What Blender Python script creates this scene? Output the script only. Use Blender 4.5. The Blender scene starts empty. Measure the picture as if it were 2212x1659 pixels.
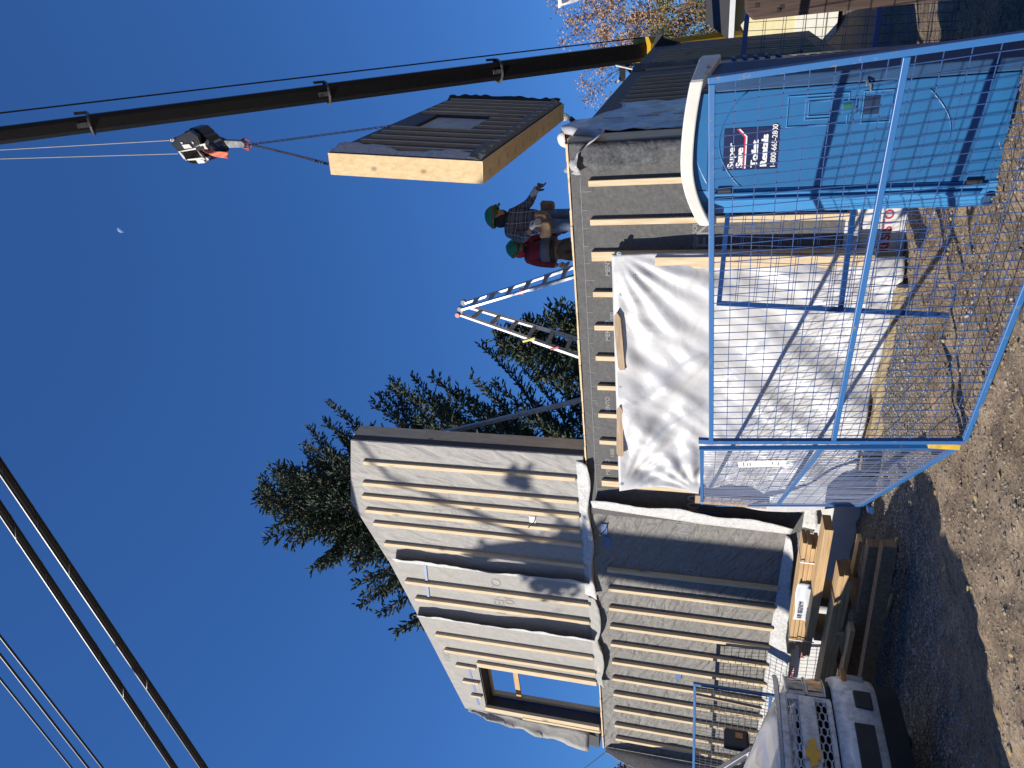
import bpy, bmesh, math, random
from mathutils import Vector, Matrix, noise
S=bpy.context.scene; COL=S.collection
# ---------------- camera ----------------
FPX=1470.0; CX,CY=829.5,1106.0
CAMZ=1.71
d1=Vector((-2570,306,1470)); d2=Vector((894,450,1470))
ax=(-d1).normalized(); ay=(d2-ax*d2.dot(ax)).normalized(); az=ax.cross(ay)
def c2w(v): return Vector((ax.dot(v),ay.dot(v),az.dot(v)))
cr=c2w(Vector((1,0,0))); cd=c2w(Vector((0,1,0))); cf=c2w(Vector((0,0,1)))
O=Vector((0,0,CAMZ))
cam_d=bpy.data.cameras.new('camera'); cam=bpy.data.objects.new('camera',cam_d); COL.objects.link(cam)
cam_d.sensor_width=36; cam_d.lens=FPX/2212*36; cam_d.clip_start=.05; cam_d.clip_end=3000
m=Matrix((cd,cr,-cf)).transposed().to_4x4(); m.translation=O; cam.matrix_world=m
S.camera=cam
# ---------------- sky and sun ----------------
SUN_AZ=38; SUN_EL=28.5
w=bpy.data.worlds.new('World'); S.world=w; w.use_nodes=True
nt=w.node_tree; nt.nodes.clear()
sky=nt.nodes.new('ShaderNodeTexSky'); sky.sky_type='NISHITA'; sky.sun_disc=False
sky.sun_elevation=math.radians(SUN_EL); sky.sun_rotation=math.radians(180+SUN_AZ)
sky.altitude=1200; sky.air_density=1.0; sky.dust_density=0.15; sky.ozone_density=3.0
bg=nt.nodes.new('ShaderNodeBackground'); bg.inputs[1].default_value=0.106
ga_=nt.nodes.new('ShaderNodeGamma'); ga_.inputs[1].default_value=.62
hs=nt.nodes.new('ShaderNodeMix'); hs.data_type='RGBA'; hs.blend_type='MULTIPLY'; hs.inputs[0].default_value=1; hs.inputs[7].default_value=(.285,.685,1.42,1)
wo=nt.nodes.new('ShaderNodeOutputWorld')
nt.links.new(sky.outputs[0],ga_.inputs[0]); nt.links.new(ga_.outputs[0],hs.inputs[6]); nt.links.new(hs.outputs[2],bg.inputs[0]); nt.links.new(bg.outputs[0],wo.inputs[0])
sd=bpy.data.lights.new('sun','SUN'); sd.energy=5.0; sd.angle=math.radians(.53); sd.color=(1,.93,.83)
so=bpy.data.objects.new('sun',sd); COL.objects.link(so)
a,e=math.radians(SUN_AZ),math.radians(SUN_EL)
LD=Vector((math.sin(a)*math.cos(e),math.cos(a)*math.cos(e),-math.sin(e)))
so.rotation_euler=LD.to_track_quat('-Z','Y').to_euler()
S.view_settings.view_transform='Standard'; S.view_settings.look='None'; S.view_settings.exposure=0.5; S.view_settings.gamma=1
S.render.engine='CYCLES'; S.cycles.max_bounces=6; S.cycles.transparent_max_bounces=16
# ---------------- helpers ----------------
def ray(x,y): return c2w(Vector((1659-y-CX,x-CY,FPX)))
def W(x,y,X=None,Y=None,Z=None,r=None,p=None,n=None):
    d=ray(x,y)
    if X is not None: t=(X-O.x)/d.x
    elif Y is not None: t=(Y-O.y)/d.y
    elif Z is not None: t=(Z-O.z)/d.z
    elif r is not None: t=r/math.hypot(d.x,d.y)
    else: t=(p-O).dot(n)/d.dot(n)
    return O+d*t
V=Vector
def rnd(a,b): return random.uniform(a,b)
class MB:
    def __init__(s): s.v=[]; s.f=[]
    def add(s,vs,fs):
        o=len(s.v); s.v+= [tuple(v) for v in vs]; s.f+=[tuple(i+o for i in f) for f in fs]; return s
    def hexa(s,c):  # 8 corners bottom 4 + top 4
        return s.add(c,[(3,2,1,0),(4,5,6,7),(0,1,5,4),(1,2,6,5),(2,3,7,6),(3,0,4,7)])
    def box(s,x0,x1,y0,y1,z0,z1):
        return s.hexa([(x0,y0,z0),(x1,y0,z0),(x1,y1,z0),(x0,y1,z0),(x0,y0,z1),(x1,y0,z1),(x1,y1,z1),(x0,y1,z1)])
    def beam(s,p0,p1,w,h,up=V((0,0,1))):
        p0=V(p0);p1=V(p1); t=(p1-p0).normalized(); up=V(up)
        sd=t.cross(up)
        if sd.length<1e-4: sd=t.cross(V((0,1,0)))
        sd.normalize(); u=sd.cross(t).normalized()
        q=[]
        for p in (p0,p1): q+=[p-sd*w/2-u*h/2,p+sd*w/2-u*h/2,p+sd*w/2+u*h/2,p-sd*w/2+u*h/2]
        return s.add(q,[(0,1,2,3),(7,6,5,4),(0,4,5,1),(1,5,6,2),(2,6,7,3),(3,7,4,0)])
    def tube(s,pts,r,n=8,cap=True,closed=False):
        pts=[V(p) for p in pts]; k=len(pts)
        rs=r if isinstance(r,(list,tuple)) else [r]*k
        t0=(pts[1]-pts[0]).normalized(); u=t0.orthogonal().normalized(); vs=[];fs=[]
        for i,p in enumerate(pts):
            if closed: t=(pts[(i+1)%k]-pts[i-1]).normalized()
            else: t=(pts[min(i+1,k-1)]-pts[max(i-1,0)]).normalized()
            u=(u-t*u.dot(t)); 
            if u.length<1e-6: u=t.orthogonal()
            u.normalize(); b=t.cross(u)
            for j in range(n):
                a=2*math.pi*j/n; vs.append(p+(u*math.cos(a)+b*math.sin(a))*rs[i])
        R=k if closed else k-1
        for i in range(R):
            for j in range(n):
                a=i*n+j;b_=i*n+(j+1)%n;c=((i+1)%k)*n+(j+1)%n;d=((i+1)%k)*n+j
                fs.append((a,b_,c,d))
        if cap and not closed:
            fs.append(tuple(range(n-1,-1,-1))); fs.append(tuple((k-1)*n+j for j in range(n)))
        return s.add(vs,fs)
    def prism(s,poly,vec):
        poly=[V(p) for p in poly]; vec=V(vec); n=len(poly)
        vs=poly+[p+vec for p in poly]
        fs=[tuple(range(n)),tuple(range(2*n-1,n-1,-1))]+[(i+n,(i+1)%n+n,(i+1)%n,i) for i in range(n)]
        return s.add(vs,fs)
    def grid(s,f,nu,nv):
        vs=[f(i/nu,j/nv) for i in range(nu+1) for j in range(nv+1)]
        fs=[(i*(nv+1)+j,(i+1)*(nv+1)+j,(i+1)*(nv+1)+j+1,i*(nv+1)+j+1) for i in range(nu) for j in range(nv)]
        return s.add(vs,fs)
    def ball(s,c,r,nu=10,nv=7,sq=(1,1,1)):
        c=V(c); vs=[];fs=[]
        for i in range(nv+1):
            th=math.pi*i/nv
            for j in range(nu):
                ph=2*math.pi*j/nu
                vs.append(c+V((r*sq[0]*math.sin(th)*math.cos(ph),r*sq[1]*math.sin(th)*math.sin(ph),r*sq[2]*math.cos(th))))
        for i in range(nv):
            for j in range(nu): fs.append((i*nu+j,(i+1)*nu+j,(i+1)*nu+(j+1)%nu,i*nu+(j+1)%nu))
        return s.add(vs,fs)
    def build(s,name,mat,parent=None,smooth=False,solid=0,bevel=0,fix=True):
        me=bpy.data.meshes.new(name); me.from_pydata(s.v,[],s.f); me.validate()
        if fix and len(s.v)<60000:
            b=bmesh.new(); b.from_mesh(me); bmesh.ops.recalc_face_normals(b,faces=b.faces); b.to_mesh(me); b.free()
        if smooth:
            for p in me.polygons: p.use_smooth=True
        me.materials.append(mat)
        o=bpy.data.objects.new(name,me); COL.objects.link(o)
        if parent: o.parent=parent
        if solid:
            md=o.modifiers.new('solid','SOLIDIFY'); md.thickness=solid; md.offset=0
        if bevel:
            md=o.modifiers.new('bevel','BEVEL'); md.width=bevel; md.segments=2; md.limit_method='ANGLE'
        return o
def tag(o,label,cat,group=None):
    o['label']=label; o['category']=cat
    if group: o['group']=group
    return o
def thing(name,label,cat,loc=(0,0,0),group=None,rz=0):
    o=bpy.data.objects.new(name,None); COL.objects.link(o); o.location=loc; o.rotation_euler=(0,0,rz); o.empty_display_size=.1
    return tag(o,label,cat,group)
def adopt(root,objs=None):   # children were built in world coordinates: keep them there under a root at its base
    bpy.context.view_layer.update()
    inv=Matrix.LocRotScale(root.location,root.rotation_euler,None).inverted()
    for c in list(root.children): c.matrix_parent_inverse=inv
def structure(o): o['kind']='structure'; return o
# ---------------- materials ----------------
MATS={}; KA=.86
def sc_(c): return tuple(x*KA for x in c)
def nodes(name):
    m=bpy.data.materials.new(name); m.use_nodes=True; n=m.node_tree.nodes; l=m.node_tree.links
    return m,n,l,n['Principled BSDF']
def mat(name,c,rough=.6,metal=0,var=.15,sc=6,bump=0,bsc=40,spec=.5,stretch=None,c2=None,coat=0,trans=0,alpha=1):
    if name in MATS: return MATS[name]
    c=sc_(c); c2=sc_(c2) if c2 else None
    m,n,l,b=nodes(name); MATS[name]=m
    tc=n.new('ShaderNodeTexCoord'); mp=n.new('ShaderNodeMapping'); l.new(tc.outputs['Object'],mp.inputs[0])
    if stretch: mp.inputs['Scale'].default_value=stretch
    no=n.new('ShaderNodeTexNoise'); no.inputs['Scale'].default_value=sc; no.inputs['Detail'].default_value=6; no.inputs['Roughness'].default_value=.6
    l.new(mp.outputs[0],no.inputs['Vector'])
    cr_=n.new('ShaderNodeValToRGB'); e=cr_.color_ramp.elements
    e[0].position=.3; e[1].position=.7
    k=c2 or tuple(min(1,x*(1+var)) for x in c); d=tuple(x*(1-var) for x in c) if not c2 else c
    e[0].color=(*d,1); e[1].color=(*k,1)
    l.new(no.outputs[0],cr_.inputs[0]); l.new(cr_.outputs[0],b.inputs['Base Color'])
    b.inputs['Roughness'].default_value=rough; b.inputs['Metallic'].default_value=metal
    b.inputs['Specular IOR Level'].default_value=spec
    if coat: b.inputs['Coat Weight'].default_value=coat; b.inputs['Coat Roughness'].default_value=.08
    if alpha<1: b.inputs['Alpha'].default_value=alpha
    if trans: b.inputs['Transmission Weight'].default_value=trans
    if bump:
        n2=n.new('ShaderNodeTexNoise'); n2.inputs['Scale'].default_value=bsc; n2.inputs['Detail'].default_value=4
        l.new(mp.outputs[0],n2.inputs['Vector'])
        bp=n.new('ShaderNodeBump'); bp.inputs['Strength'].default_value=bump; bp.inputs['Distance'].default_value=.01
        l.new(n2.outputs[0],bp.inputs['Height']); l.new(bp.outputs[0],b.inputs['Normal'])
    return m
def wood(name,c1,c2,scale=(1,1,1),knots=True,rough=.7):
    c1,c2=sc_(c1),sc_(c2)
    m,n,l,b=nodes(name)
    tc=n.new('ShaderNodeTexCoord'); mp=n.new('ShaderNodeMapping'); mp.inputs['Scale'].default_value=scale; l.new(tc.outputs['Object'],mp.inputs[0])
    no=n.new('ShaderNodeTexNoise'); no.inputs['Scale'].default_value=5; no.inputs['Detail'].default_value=8; no.inputs['Distortion'].default_value=.6
    l.new(mp.outputs[0],no.inputs['Vector'])
    r=n.new('ShaderNodeValToRGB'); e=r.color_ramp.elements; e[0].position=.32; e[1].position=.68; e[0].color=(*c1,1); e[1].color=(*c2,1)
    l.new(no.outputs[0],r.inputs[0]); out=r.outputs[0]
    if knots:
        vo=n.new('ShaderNodeTexVoronoi'); vo.inputs['Scale'].default_value=2.3; m2=n.new('ShaderNodeMapping'); m2.inputs['Scale'].default_value=tuple(.4+.6*x/max(scale) for x in scale)
        l.new(tc.outputs['Object'],m2.inputs[0]); l.new(m2.outputs[0],vo.inputs['Vector'])
        kr=n.new('ShaderNodeValToRGB'); ke=kr.color_ramp.elements; ke[0].position=.03; ke[1].position=.09; ke[0].color=(.35,.35,.35,1); ke[1].color=(1,1,1,1)
        l.new(vo.outputs['Distance'],kr.inputs[0])
        mx=n.new('ShaderNodeMix'); mx.data_type='RGBA'; mx.blend_type='MULTIPLY'; mx.inputs[0].default_value=.75
        l.new(out,mx.inputs[6]); l.new(kr.outputs[0],mx.inputs[7]); out=mx.outputs[2]
    l.new(out,b.inputs['Base Color']); b.inputs['Roughness'].default_value=rough; b.inputs['Specular IOR Level'].default_value=.25
    return m
def cloth(name,c1,c2,amp=.02,wscale=(1,1,1),wsc=3,rot=(0,0,0),rough=.75,fine=.25,mott=10,det=3,trans=0):
    # sheet membrane: mottled colour and stretched wrinkles in the bump
    c1,c2=sc_(c1),sc_(c2)
    m,n,l,b=nodes(name)
    tc=n.new('ShaderNodeTexCoord')
    no=n.new('ShaderNodeTexNoise'); no.inputs['Scale'].default_value=mott; no.inputs['Detail'].default_value=8; no.inputs['Roughness'].default_value=.7
    l.new(tc.outputs['Object'],no.inputs['Vector'])
    r=n.new('ShaderNodeValToRGB'); e=r.color_ramp.elements; e[0].position=.3;e[1].position=.7;e[0].color=(*c1,1);e[1].color=(*c2,1)
    l.new(no.outputs[0],r.inputs[0]); l.new(r.outputs[0],b.inputs['Base Color'])
    rt=n.new('ShaderNodeMapping'); rt.inputs['Rotation'].default_value=rot; l.new(tc.outputs['Object'],rt.inputs[0])
    mp=n.new('ShaderNodeMapping'); mp.inputs['Scale'].default_value=wscale; l.new(rt.outputs[0],mp.inputs[0])
    w1=n.new('ShaderNodeTexNoise'); w1.inputs['Scale'].default_value=wsc; w1.inputs['Detail'].default_value=det; w1.inputs['Distortion'].default_value=.8; w1.inputs['Roughness'].default_value=.45
    l.new(mp.outputs[0],w1.inputs['Vector'])
    bp=n.new('ShaderNodeBump'); bp.inputs['Strength'].default_value=1; bp.inputs['Distance'].default_value=amp
    l.new(w1.outputs[0],bp.inputs['Height'])
    n3=n.new('ShaderNodeTexNoise'); n3.inputs['Scale'].default_value=9; n3.inputs['Detail'].default_value=2; l.new(tc.outputs['Object'],n3.inputs['Vector'])
    b2=n.new('ShaderNodeBump'); b2.inputs['Strength'].default_value=fine; b2.inputs['Distance'].default_value=.02
    l.new(n3.outputs[0],b2.inputs['Height']); l.new(bp.outputs[0],b2.inputs['Normal']); l.new(b2.outputs[0],b.inputs['Normal'])
    b.inputs['Roughness'].default_value=rough; b.inputs['Specular IOR Level'].default_value=.3
    return m
def grime(name,c,dirt,lo=.45,hi=.62,rough=.35,metal=0,sc=9,coat=0,rd=.8):
    # paint with patches of dirt or rust
    c,dirt=sc_(c),sc_(dirt)
    m,n,l,b=nodes(name)
    tc=n.new('ShaderNodeTexCoord'); no=n.new('ShaderNodeTexNoise'); no.inputs['Scale'].default_value=sc; no.inputs['Detail'].default_value=9; no.inputs['Roughness'].default_value=.68
    l.new(tc.outputs['Object'],no.inputs['Vector'])
    r=n.new('ShaderNodeValToRGB'); e=r.color_ramp.elements; e[0].position=lo;e[1].position=hi;e[0].color=(0,0,0,1);e[1].color=(1,1,1,1)
    l.new(no.outputs[0],r.inputs[0])
    mx=n.new('ShaderNodeMix'); mx.data_type='RGBA'; mx.inputs[6].default_value=(*c,1); mx.inputs[7].default_value=(*dirt,1); l.new(r.outputs[0],mx.inputs[0]); l.new(mx.outputs[2],b.inputs['Base Color'])
    mr=n.new('ShaderNodeMapRange'); mr.inputs[3].default_value=rough; mr.inputs[4].default_value=rd; l.new(r.outputs[0],mr.inputs[0]); l.new(mr.outputs[0],b.inputs['Roughness'])
    b.inputs['Metallic'].default_value=metal
    if coat: b.inputs['Coat Weight'].default_value=coat
    return m
PINE=wood('batten pine',(.60,.455,.27),(.74,.61,.41),(8,8,.7))
PINEX=wood('pine along x',(.50,.31,.14),(.68,.47,.25),(.6,8,8))
PINED=wood('old grey pine',(.34,.24,.15),(.50,.38,.26),(.8,7,7))
PLY=wood('plywood',(.68,.51,.31),(.82,.66,.43),(3,3,.8))
PLYB=wood('plywood bottom',(.72,.53,.30),(.84,.65,.40),(3,.8,3))
LVL=wood('laminated beam',(.42,.27,.13),(.66,.46,.25),(.5,5,22),knots=False)
LVLE=wood('laminated beam end',(.20,.10,.045),(.34,.19,.09),(3,2,25),knots=False)
TREATED=wood('treated timber',(.30,.23,.13),(.44,.36,.22),(.5,7,7))
DARKTIM=wood('brown timber',(.20,.125,.07),(.33,.215,.13),(6,.6,6),knots=False)
POSTM=wood('weathered post',(.04,.027,.022),(.095,.065,.052),(14,14,.9),knots=False,rough=.85)
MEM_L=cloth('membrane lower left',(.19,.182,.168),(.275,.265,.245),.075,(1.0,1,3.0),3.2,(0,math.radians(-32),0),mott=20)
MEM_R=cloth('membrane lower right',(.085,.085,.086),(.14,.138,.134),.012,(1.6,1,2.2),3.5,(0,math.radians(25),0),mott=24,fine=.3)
MEM_U=cloth('membrane upper',(.32,.31,.29),(.40,.39,.37),.05,(2.6,1,1.0),1.9,(0,math.radians(-12),0),mott=12,det=4)
MEM_U2=cloth('membrane upper smooth',(.34,.33,.305),(.41,.40,.37),.02,(2.4,1,1.2),1.9,mott=12,fine=.12)
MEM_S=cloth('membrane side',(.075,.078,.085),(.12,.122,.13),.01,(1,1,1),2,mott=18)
FLEECE=cloth('mottled fleece flap',(.38,.38,.375),(.70,.70,.68),.02,(1,1,1),6,mott=26,fine=.5)
FLEECED=cloth('dark fleece flap',(.035,.038,.042),(.15,.155,.16),.02,(1,1,1),6,mott=30,fine=.5)
PRINT_D=mat('print on dark membrane',(.27,.27,.27),.8,var=.1)
PRINT_L=mat('print on pale membrane',(.30,.29,.275),.8,var=.1)
PRINT_S=mat('print on lit membrane',(.262,.262,.265),.8,var=.1)
BLUE=grime('fence blue paint',(.022,.125,.34),(.19,.16,.12),.60,.66,.4,sc=22)
BLUE2=grime('dark fence blue paint',(.015,.075,.26),(.12,.12,.13),.6,.68,.45,sc=22)
WIREM=mat('fence wire blue',(.018,.07,.22),.45,var=.25,sc=30)
WIREB=mat('fence wire navy',(.02,.05,.2),.5,var=.25,sc=30)
# ---------------- ground ----------------
def sst(a,b,x):
    t=max(0,min(1,(x-a)/(b-a))); return t*t*(3-2*t)
def gbase(x,y):
    yb=5.08+.22*noise.noise(V((x*.9,0,5)))-.16*(x+2); k=sst(-4.0,-3.0,x)*(1-sst(-.6,.2,x)); z=-.005-.185*(sst(4.2,5.6,y)*(1-k)+sst(yb,yb+.16,y)*k)+.0*k*math.exp(-((y-yb+.1)/.22)**2)+.05*sst(5.8,6.9,y)-1.7*sst(9,18,y)*sst(-3.4,-1.5,x)*(1-sst(24.6,26.6,y))-.31*(1-sst(-5.4,-3.2,x))*(1-sst(4.6,5.9,y)*.75)
    
    return z
def gz(x,y):
    p=V((x,y,0))
    f=(max(0,noise.noise(p*9.5))**1.5)*.038*(.5+noise.noise(p*1.7+V((9,0,0)))) +noise.fractal(p*.9,1,2,4)*.035+noise.fractal(p*5.5,1,2,4)*.020
    r=noise.noise(V((x*1.2+y*.5,y*7-x*2,3)))*.011
    return gbase(x,y)+f+r
def dirt():
    m,n,l,b=nodes('dirt and gravel')
    tc=n.new('ShaderNodeTexCoord')
    def N(s,d=8,r=.6):
        q=n.new('ShaderNodeTexNoise'); q.inputs['Scale'].default_value=s; q.inputs['Detail'].default_value=d; q.inputs['Roughness'].default_value=r; l.new(tc.outputs['Object'],q.inputs['Vector']); return q
    a1=N(2.2); a2=N(38,4,.8)
    r=n.new('ShaderNodeValToRGB'); e=r.color_ramp.elements; e[0].position=.3;e[1].position=.7;e[0].color=(.165,.122,.083,1);e[1].color=(.38,.30,.21,1); l.new(a1.outputs[0],r.inputs[0])
    r2=n.new('ShaderNodeValToRGB'); e=r2.color_ramp.elements; e[0].position=.35;e[1].position=.62;e[0].color=(.40,.38,.36,1);e[1].color=(1.15,1.15,1.15,1); l.new(a2.outputs[0],r2.inputs[0])
    mx=n.new('ShaderNodeMix'); mx.data_type='RGBA'; mx.blend_type='MULTIPLY'; mx.inputs[0].default_value=1; l.new(r.outputs[0],mx.inputs[6]); l.new(r2.outputs[0],mx.inputs[7])
    # grey crushed gravel towards the wall on the left
    sx=n.new('ShaderNodeSeparateXYZ'); l.new(tc.outputs['Object'],sx.inputs[0])
    mr=n.new('ShaderNodeMapRange'); mr.inputs[1].default_value=-4.6; mr.inputs[2].default_value=-6.2; wt=n.new('ShaderNodeMath'); wt.operation='MULTIPLY_ADD'; wt.inputs[1].default_value=-.9; wt.inputs[2].default_value=3.6; l.new(sx.outputs[1],wt.inputs[0]); w2=n.new('ShaderNodeMath'); w2.operation='ADD'; l.new(sx.outputs[0],w2.inputs[0]); l.new(wt.outputs[0],w2.inputs[1]); l.new(w2.outputs[0],mr.inputs[0])
    ad=n.new('ShaderNodeMath'); ad.operation='ADD'; l.new(mr.outputs[0],ad.inputs[0]); 
    n5=N(3,5); sb=n.new('ShaderNodeMath'); sb.operation='SUBTRACT'; l.new(n5.outputs[0],sb.inputs[0]); sb.inputs[1].default_value=.62; l.new(sb.outputs[0],ad.inputs[1]); ad.use_clamp=True
    vo=n.new('ShaderNodeTexVoronoi'); vo.inputs['Scale'].default_value=42; l.new(tc.outputs['Object'],vo.inputs['Vector'])
    vr=n.new('ShaderNodeValToRGB'); e=vr.color_ramp.elements; e[0].color=(.27,.25,.22,1); e[1].color=(.085,.078,.07,1); e[1].position=.7; l.new(vo.outputs['Distance'],vr.inputs[0])
    m2=n.new('ShaderNodeMix'); m2.data_type='RGBA'; l.new(ad.outputs[0],m2.inputs[0]); l.new(mx.outputs[2],m2.inputs[6]); l.new(vr.outputs[0],m2.inputs[7])
    l.new(m2.outputs[2],b.inputs['Base Color']); b.inputs['Roughness'].default_value=.95; b.inputs['Specular IOR Level'].default_value=.15
    bp=n.new('ShaderNodeBump'); bp.inputs['Strength'].default_value=.9; bp.inputs['Distance'].default_value=.012; a3=N(26,8,.75); l.new(a3.outputs[0],bp.inputs['Height'])
    b2=n.new('ShaderNodeBump'); b2.invert=True; b2.inputs['Distance'].default_value=.012; l.new(ad.outputs[0],b2.inputs['Strength']); l.new(vo.outputs['Distance'],b2.inputs['Height']); l.new(bp.outputs[0],b2.inputs['Normal']); l.new(b2.outputs[0],b.inputs['Normal'])
    return m
DIRT=dirt()
def xs(lo,hi,f0,f1,fine,coarse):
    out=[lo]; 
    while out[-1]<hi:
        x=out[-1]; d=0 if f0<=x<=f1 else min(abs(x-f0),abs(x-f1))
        out.append(x+fine+d*coarse)
    return out
X_=xs(-900,900,-8.5,1.6,.036,.16); Y_=xs(-700,1400,2.2,8.2,.036,.16)
def snap(L,f0):  # make the fine zone begin exactly where it should
    return L
gm=MB(); nx,ny=len(X_),len(Y_)
for x in X_:
    for y in Y_:
        far=max(abs(x+3),abs(y-5))
        gm.v.append((x,y,(gz(x,y) if far<14 else gbase(x,y)-.1)))
gm.f=[(i*ny+j,(i+1)*ny+j,(i+1)*ny+j+1,i*ny+j+1) for i in range(nx-1) for j in range(ny-1)]
g=gm.build('ground',DIRT,smooth=True,fix=False); structure(g)
def pebbles(n,seed,name,mat_,size,zone,label):
    R=random.Random(seed); mb=MB()
    for i in range(n):
        x,y=zone(R)
        s=size*R.choice([.5,.6,.8,1,1.3,1.9 if R.random()<.4 else .7]); z=gz(x,y)+s*.15
        vs=[]
        a0=R.uniform(0,6.3)
        for j in range(5):
            a=a0+j*1.257; vs.append((x+math.cos(a)*s*R.uniform(.7,1.2),y+math.sin(a)*s*R.uniform(.7,1.2),z+s*R.uniform(-.2,.2)))
        vs+=[(x,y,z+s*R.uniform(.35,.7)),(x,y,z-s*.5)]
        mb.add(vs,[(j,(j+1)%5,5) for j in range(5)]+[((j+1)%5,j,6) for j in range(5)])
    o=mb.build(name,mat_,fix=False); tag(o,label,'gravel'); o['kind']='stuff'; return o
def zone1(R):
    while True:
        x,y=R.uniform(-6.5,1.0),R.uniform(2.4,7.1)
        if x>-3.6+R.uniform(-.6,.6) or R.random()<.25: return x,y
def zone2(R):
    while True:
        x,y=R.uniform(-8,-2.6),R.uniform(2.8,6.9)
        if x-.9*y+3.6 < -5.2+R.gauss(0,.5): return x,y
pebbles(16000,1,'pebbles',mat('dirt clods and pebbles',(.15,.115,.08),.9,sc=3,c2=(.42,.35,.26)),.010,zone1,'small pebbles and clods scattered over the brown dirt')
pebbles(15000,2,'gravel',mat('grey gravel',(.15,.135,.12),.9,sc=9,c2=(.44,.41,.36)),.011,zone2,'loose grey crushed gravel beside the lumber and under the truck')
R=random.Random(5); lf=MB()
for i in range(150):
    x,y=R.uniform(-4.2,.6),R.uniform(2.4,6.6); z=gz(x,y)+.016; s=R.uniform(.012,.03); a=R.uniform(0,6.28)
    u=V((math.cos(a),math.sin(a),R.uniform(-.4,.4)))*s; v=V((-math.sin(a),math.cos(a),R.uniform(-.5,.5)))*s*.6; p=V((x,y,z))
    lf.add([p-u,p-v*.9-u*.3,p-v*.7+u*.4,p+u,p+v*.7+u*.4,p+v*.9-u*.3],[(0,1,2,3),(0,3,4,5)])
o=lf.build('fallen_leaves',mat('fallen leaf',(.30,.17,.05),.7,sc=2,c2=(.50,.42,.16)),fix=False); tag(o,'yellow and brown fallen leaves scattered on the dirt','leaves'); o['kind']='stuff'

# ---------------- text ----------------
def text(s,p,h,mt,parent,xd=V((1,0,0)),yd=V((0,0,1)),name='lettering',bold=0,sx=1,align='LEFT',ext=.0015,fat=0):
    c=bpy.data.curves.new(name,'FONT'); c.body=s; c.size=h*1.38; c.offset=bold; c.extrude=ext; c.align_x=align; c.space_line=.9
    o=bpy.data.objects.new(name,c); COL.objects.link(o); bpy.context.view_layer.update()
    me=bpy.data.meshes.new_from_object(o.evaluated_get(bpy.context.evaluated_depsgraph_get())); COL.objects.unlink(o); bpy.data.objects.remove(o)
    me.name=name; me.materials.clear(); me.materials.append(mt)
    q=bpy.data.objects.new(name,me); COL.objects.link(q)
    xd=V(xd).normalized(); yd=(V(yd)-xd*V(yd).dot(xd)).normalized(); zd=xd.cross(yd)
    M4=Matrix((xd*sx,yd,zd)).transposed().to_4x4(); M4.translation=V(p)
    me.transform(M4)
    if fat:
        b=bmesh.new()
        for k in range(5):
            m2=me.copy(); sh=xd*fat*(k-2)/2+zd*.00012*(k-2)+yd*fat*.5*((k%2)-.5); m2.transform(Matrix.Translation(sh)); b.from_mesh(m2)
        b.to_mesh(me); b.free()
    if parent: q.parent=parent
    return q

# ---------------- the house under construction ----------------
D=7.2; ZT=3.17; XR=-1.39; XL=-11.79; TH=.40
house=thing('house','unfinished two storey house wrapped in grey membrane with pine battens','house',(-6,7.2,-.15))
def seam(x0,y0,x1,y1): return W(x0,y0,Y=D),W(x1,y1,Y=D)
s3a,s3b=seam(1271.8,1094,1724,1166); XS=(s3a.x+s3b.x)/2   # lower seam
# foundation with its wrap
WRAP=cloth('white foundation wrap',(.60,.60,.59),(.72,.72,.70),.008,(1,1,1),3,mott=5,rough=.5)
RED=mat('red print',(.45,.03,.05),.6,var=.1)
MB().box(XL,XR-.01,D+.03,D+.38,-.45,.5).build('foundation_wrap',WRAP,house)
# lower wall: two membrane fields
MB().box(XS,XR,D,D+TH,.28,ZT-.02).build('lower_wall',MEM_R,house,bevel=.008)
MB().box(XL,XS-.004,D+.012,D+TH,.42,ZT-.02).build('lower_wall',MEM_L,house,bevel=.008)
tp=MB()
n=60
for i in range(n):
    x0=XL+(XR-XL)*i/n; x1=XL+(XR-XL)*(i+1)/n
    tp.box(x0,x1,D-.012+rnd(-.005,.004),D+TH,ZT-.016,ZT+.004+rnd(-.005,.005))
tp.build('top_plate',PLY,house)
# end grain of the front wall at the right corner
MB().box(XR,XR+.014,D+.06,D+TH,.28,ZT).build('end_panel',PLY,house)
# right hand side wall, in shade
YB=18.7; ZS=ZT-.01
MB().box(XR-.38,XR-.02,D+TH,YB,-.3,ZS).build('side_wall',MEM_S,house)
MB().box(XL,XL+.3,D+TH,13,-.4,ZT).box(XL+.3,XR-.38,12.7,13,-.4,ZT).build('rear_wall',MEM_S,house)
MB().box(XL+.3,XR-.38,D+TH,12.7,2.5,2.7).build('floor_deck',PLY,house)
BT=.034
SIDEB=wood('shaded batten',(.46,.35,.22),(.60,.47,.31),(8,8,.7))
for i in range(17):
    y=9.86+.405*i*1.005+(.2 if i>6 else 0)
    if i==7: continue
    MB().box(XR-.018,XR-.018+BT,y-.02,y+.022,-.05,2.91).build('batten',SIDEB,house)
# side seam and top membranes
def ribbon(pts,wdir,width,nu=26,nv=4,amp=.02,seed=0,curl=0,cdir=V((0,-1,0))):
    """sheet strip along a polyline; wdir is where its free edge points"""
    pts=[V(p) for p in pts]; wdir=V(wdir).normalized(); cdir=V(cdir)
    L=[0]
    for i in range(1,len(pts)): L.append(L[-1]+(pts[i]-pts[i-1]).length)
    def f(u,v):
        t=u*L[-1]; i=0
        while i<len(pts)-2 and t>L[i+1]: i+=1
        k=(t-L[i])/(L[i+1]-L[i]); p=pts[i].lerp(pts[i+1],k)
        wd=width(u) if callable(width) else width
        q=p+wdir*wd*v+cdir*curl*v*v
        nn=noise.noise(V((u*L[-1]*3.1,seed*7.3,v*1.5)))*amp+noise.noise(V((u*L[-1]*9,seed*3.3,v*2)))*amp*.4
        q+=cdir*nn*v+V((0,0,0))
        return q
    m=MB().grid(f,nu,nv); return m
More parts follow.
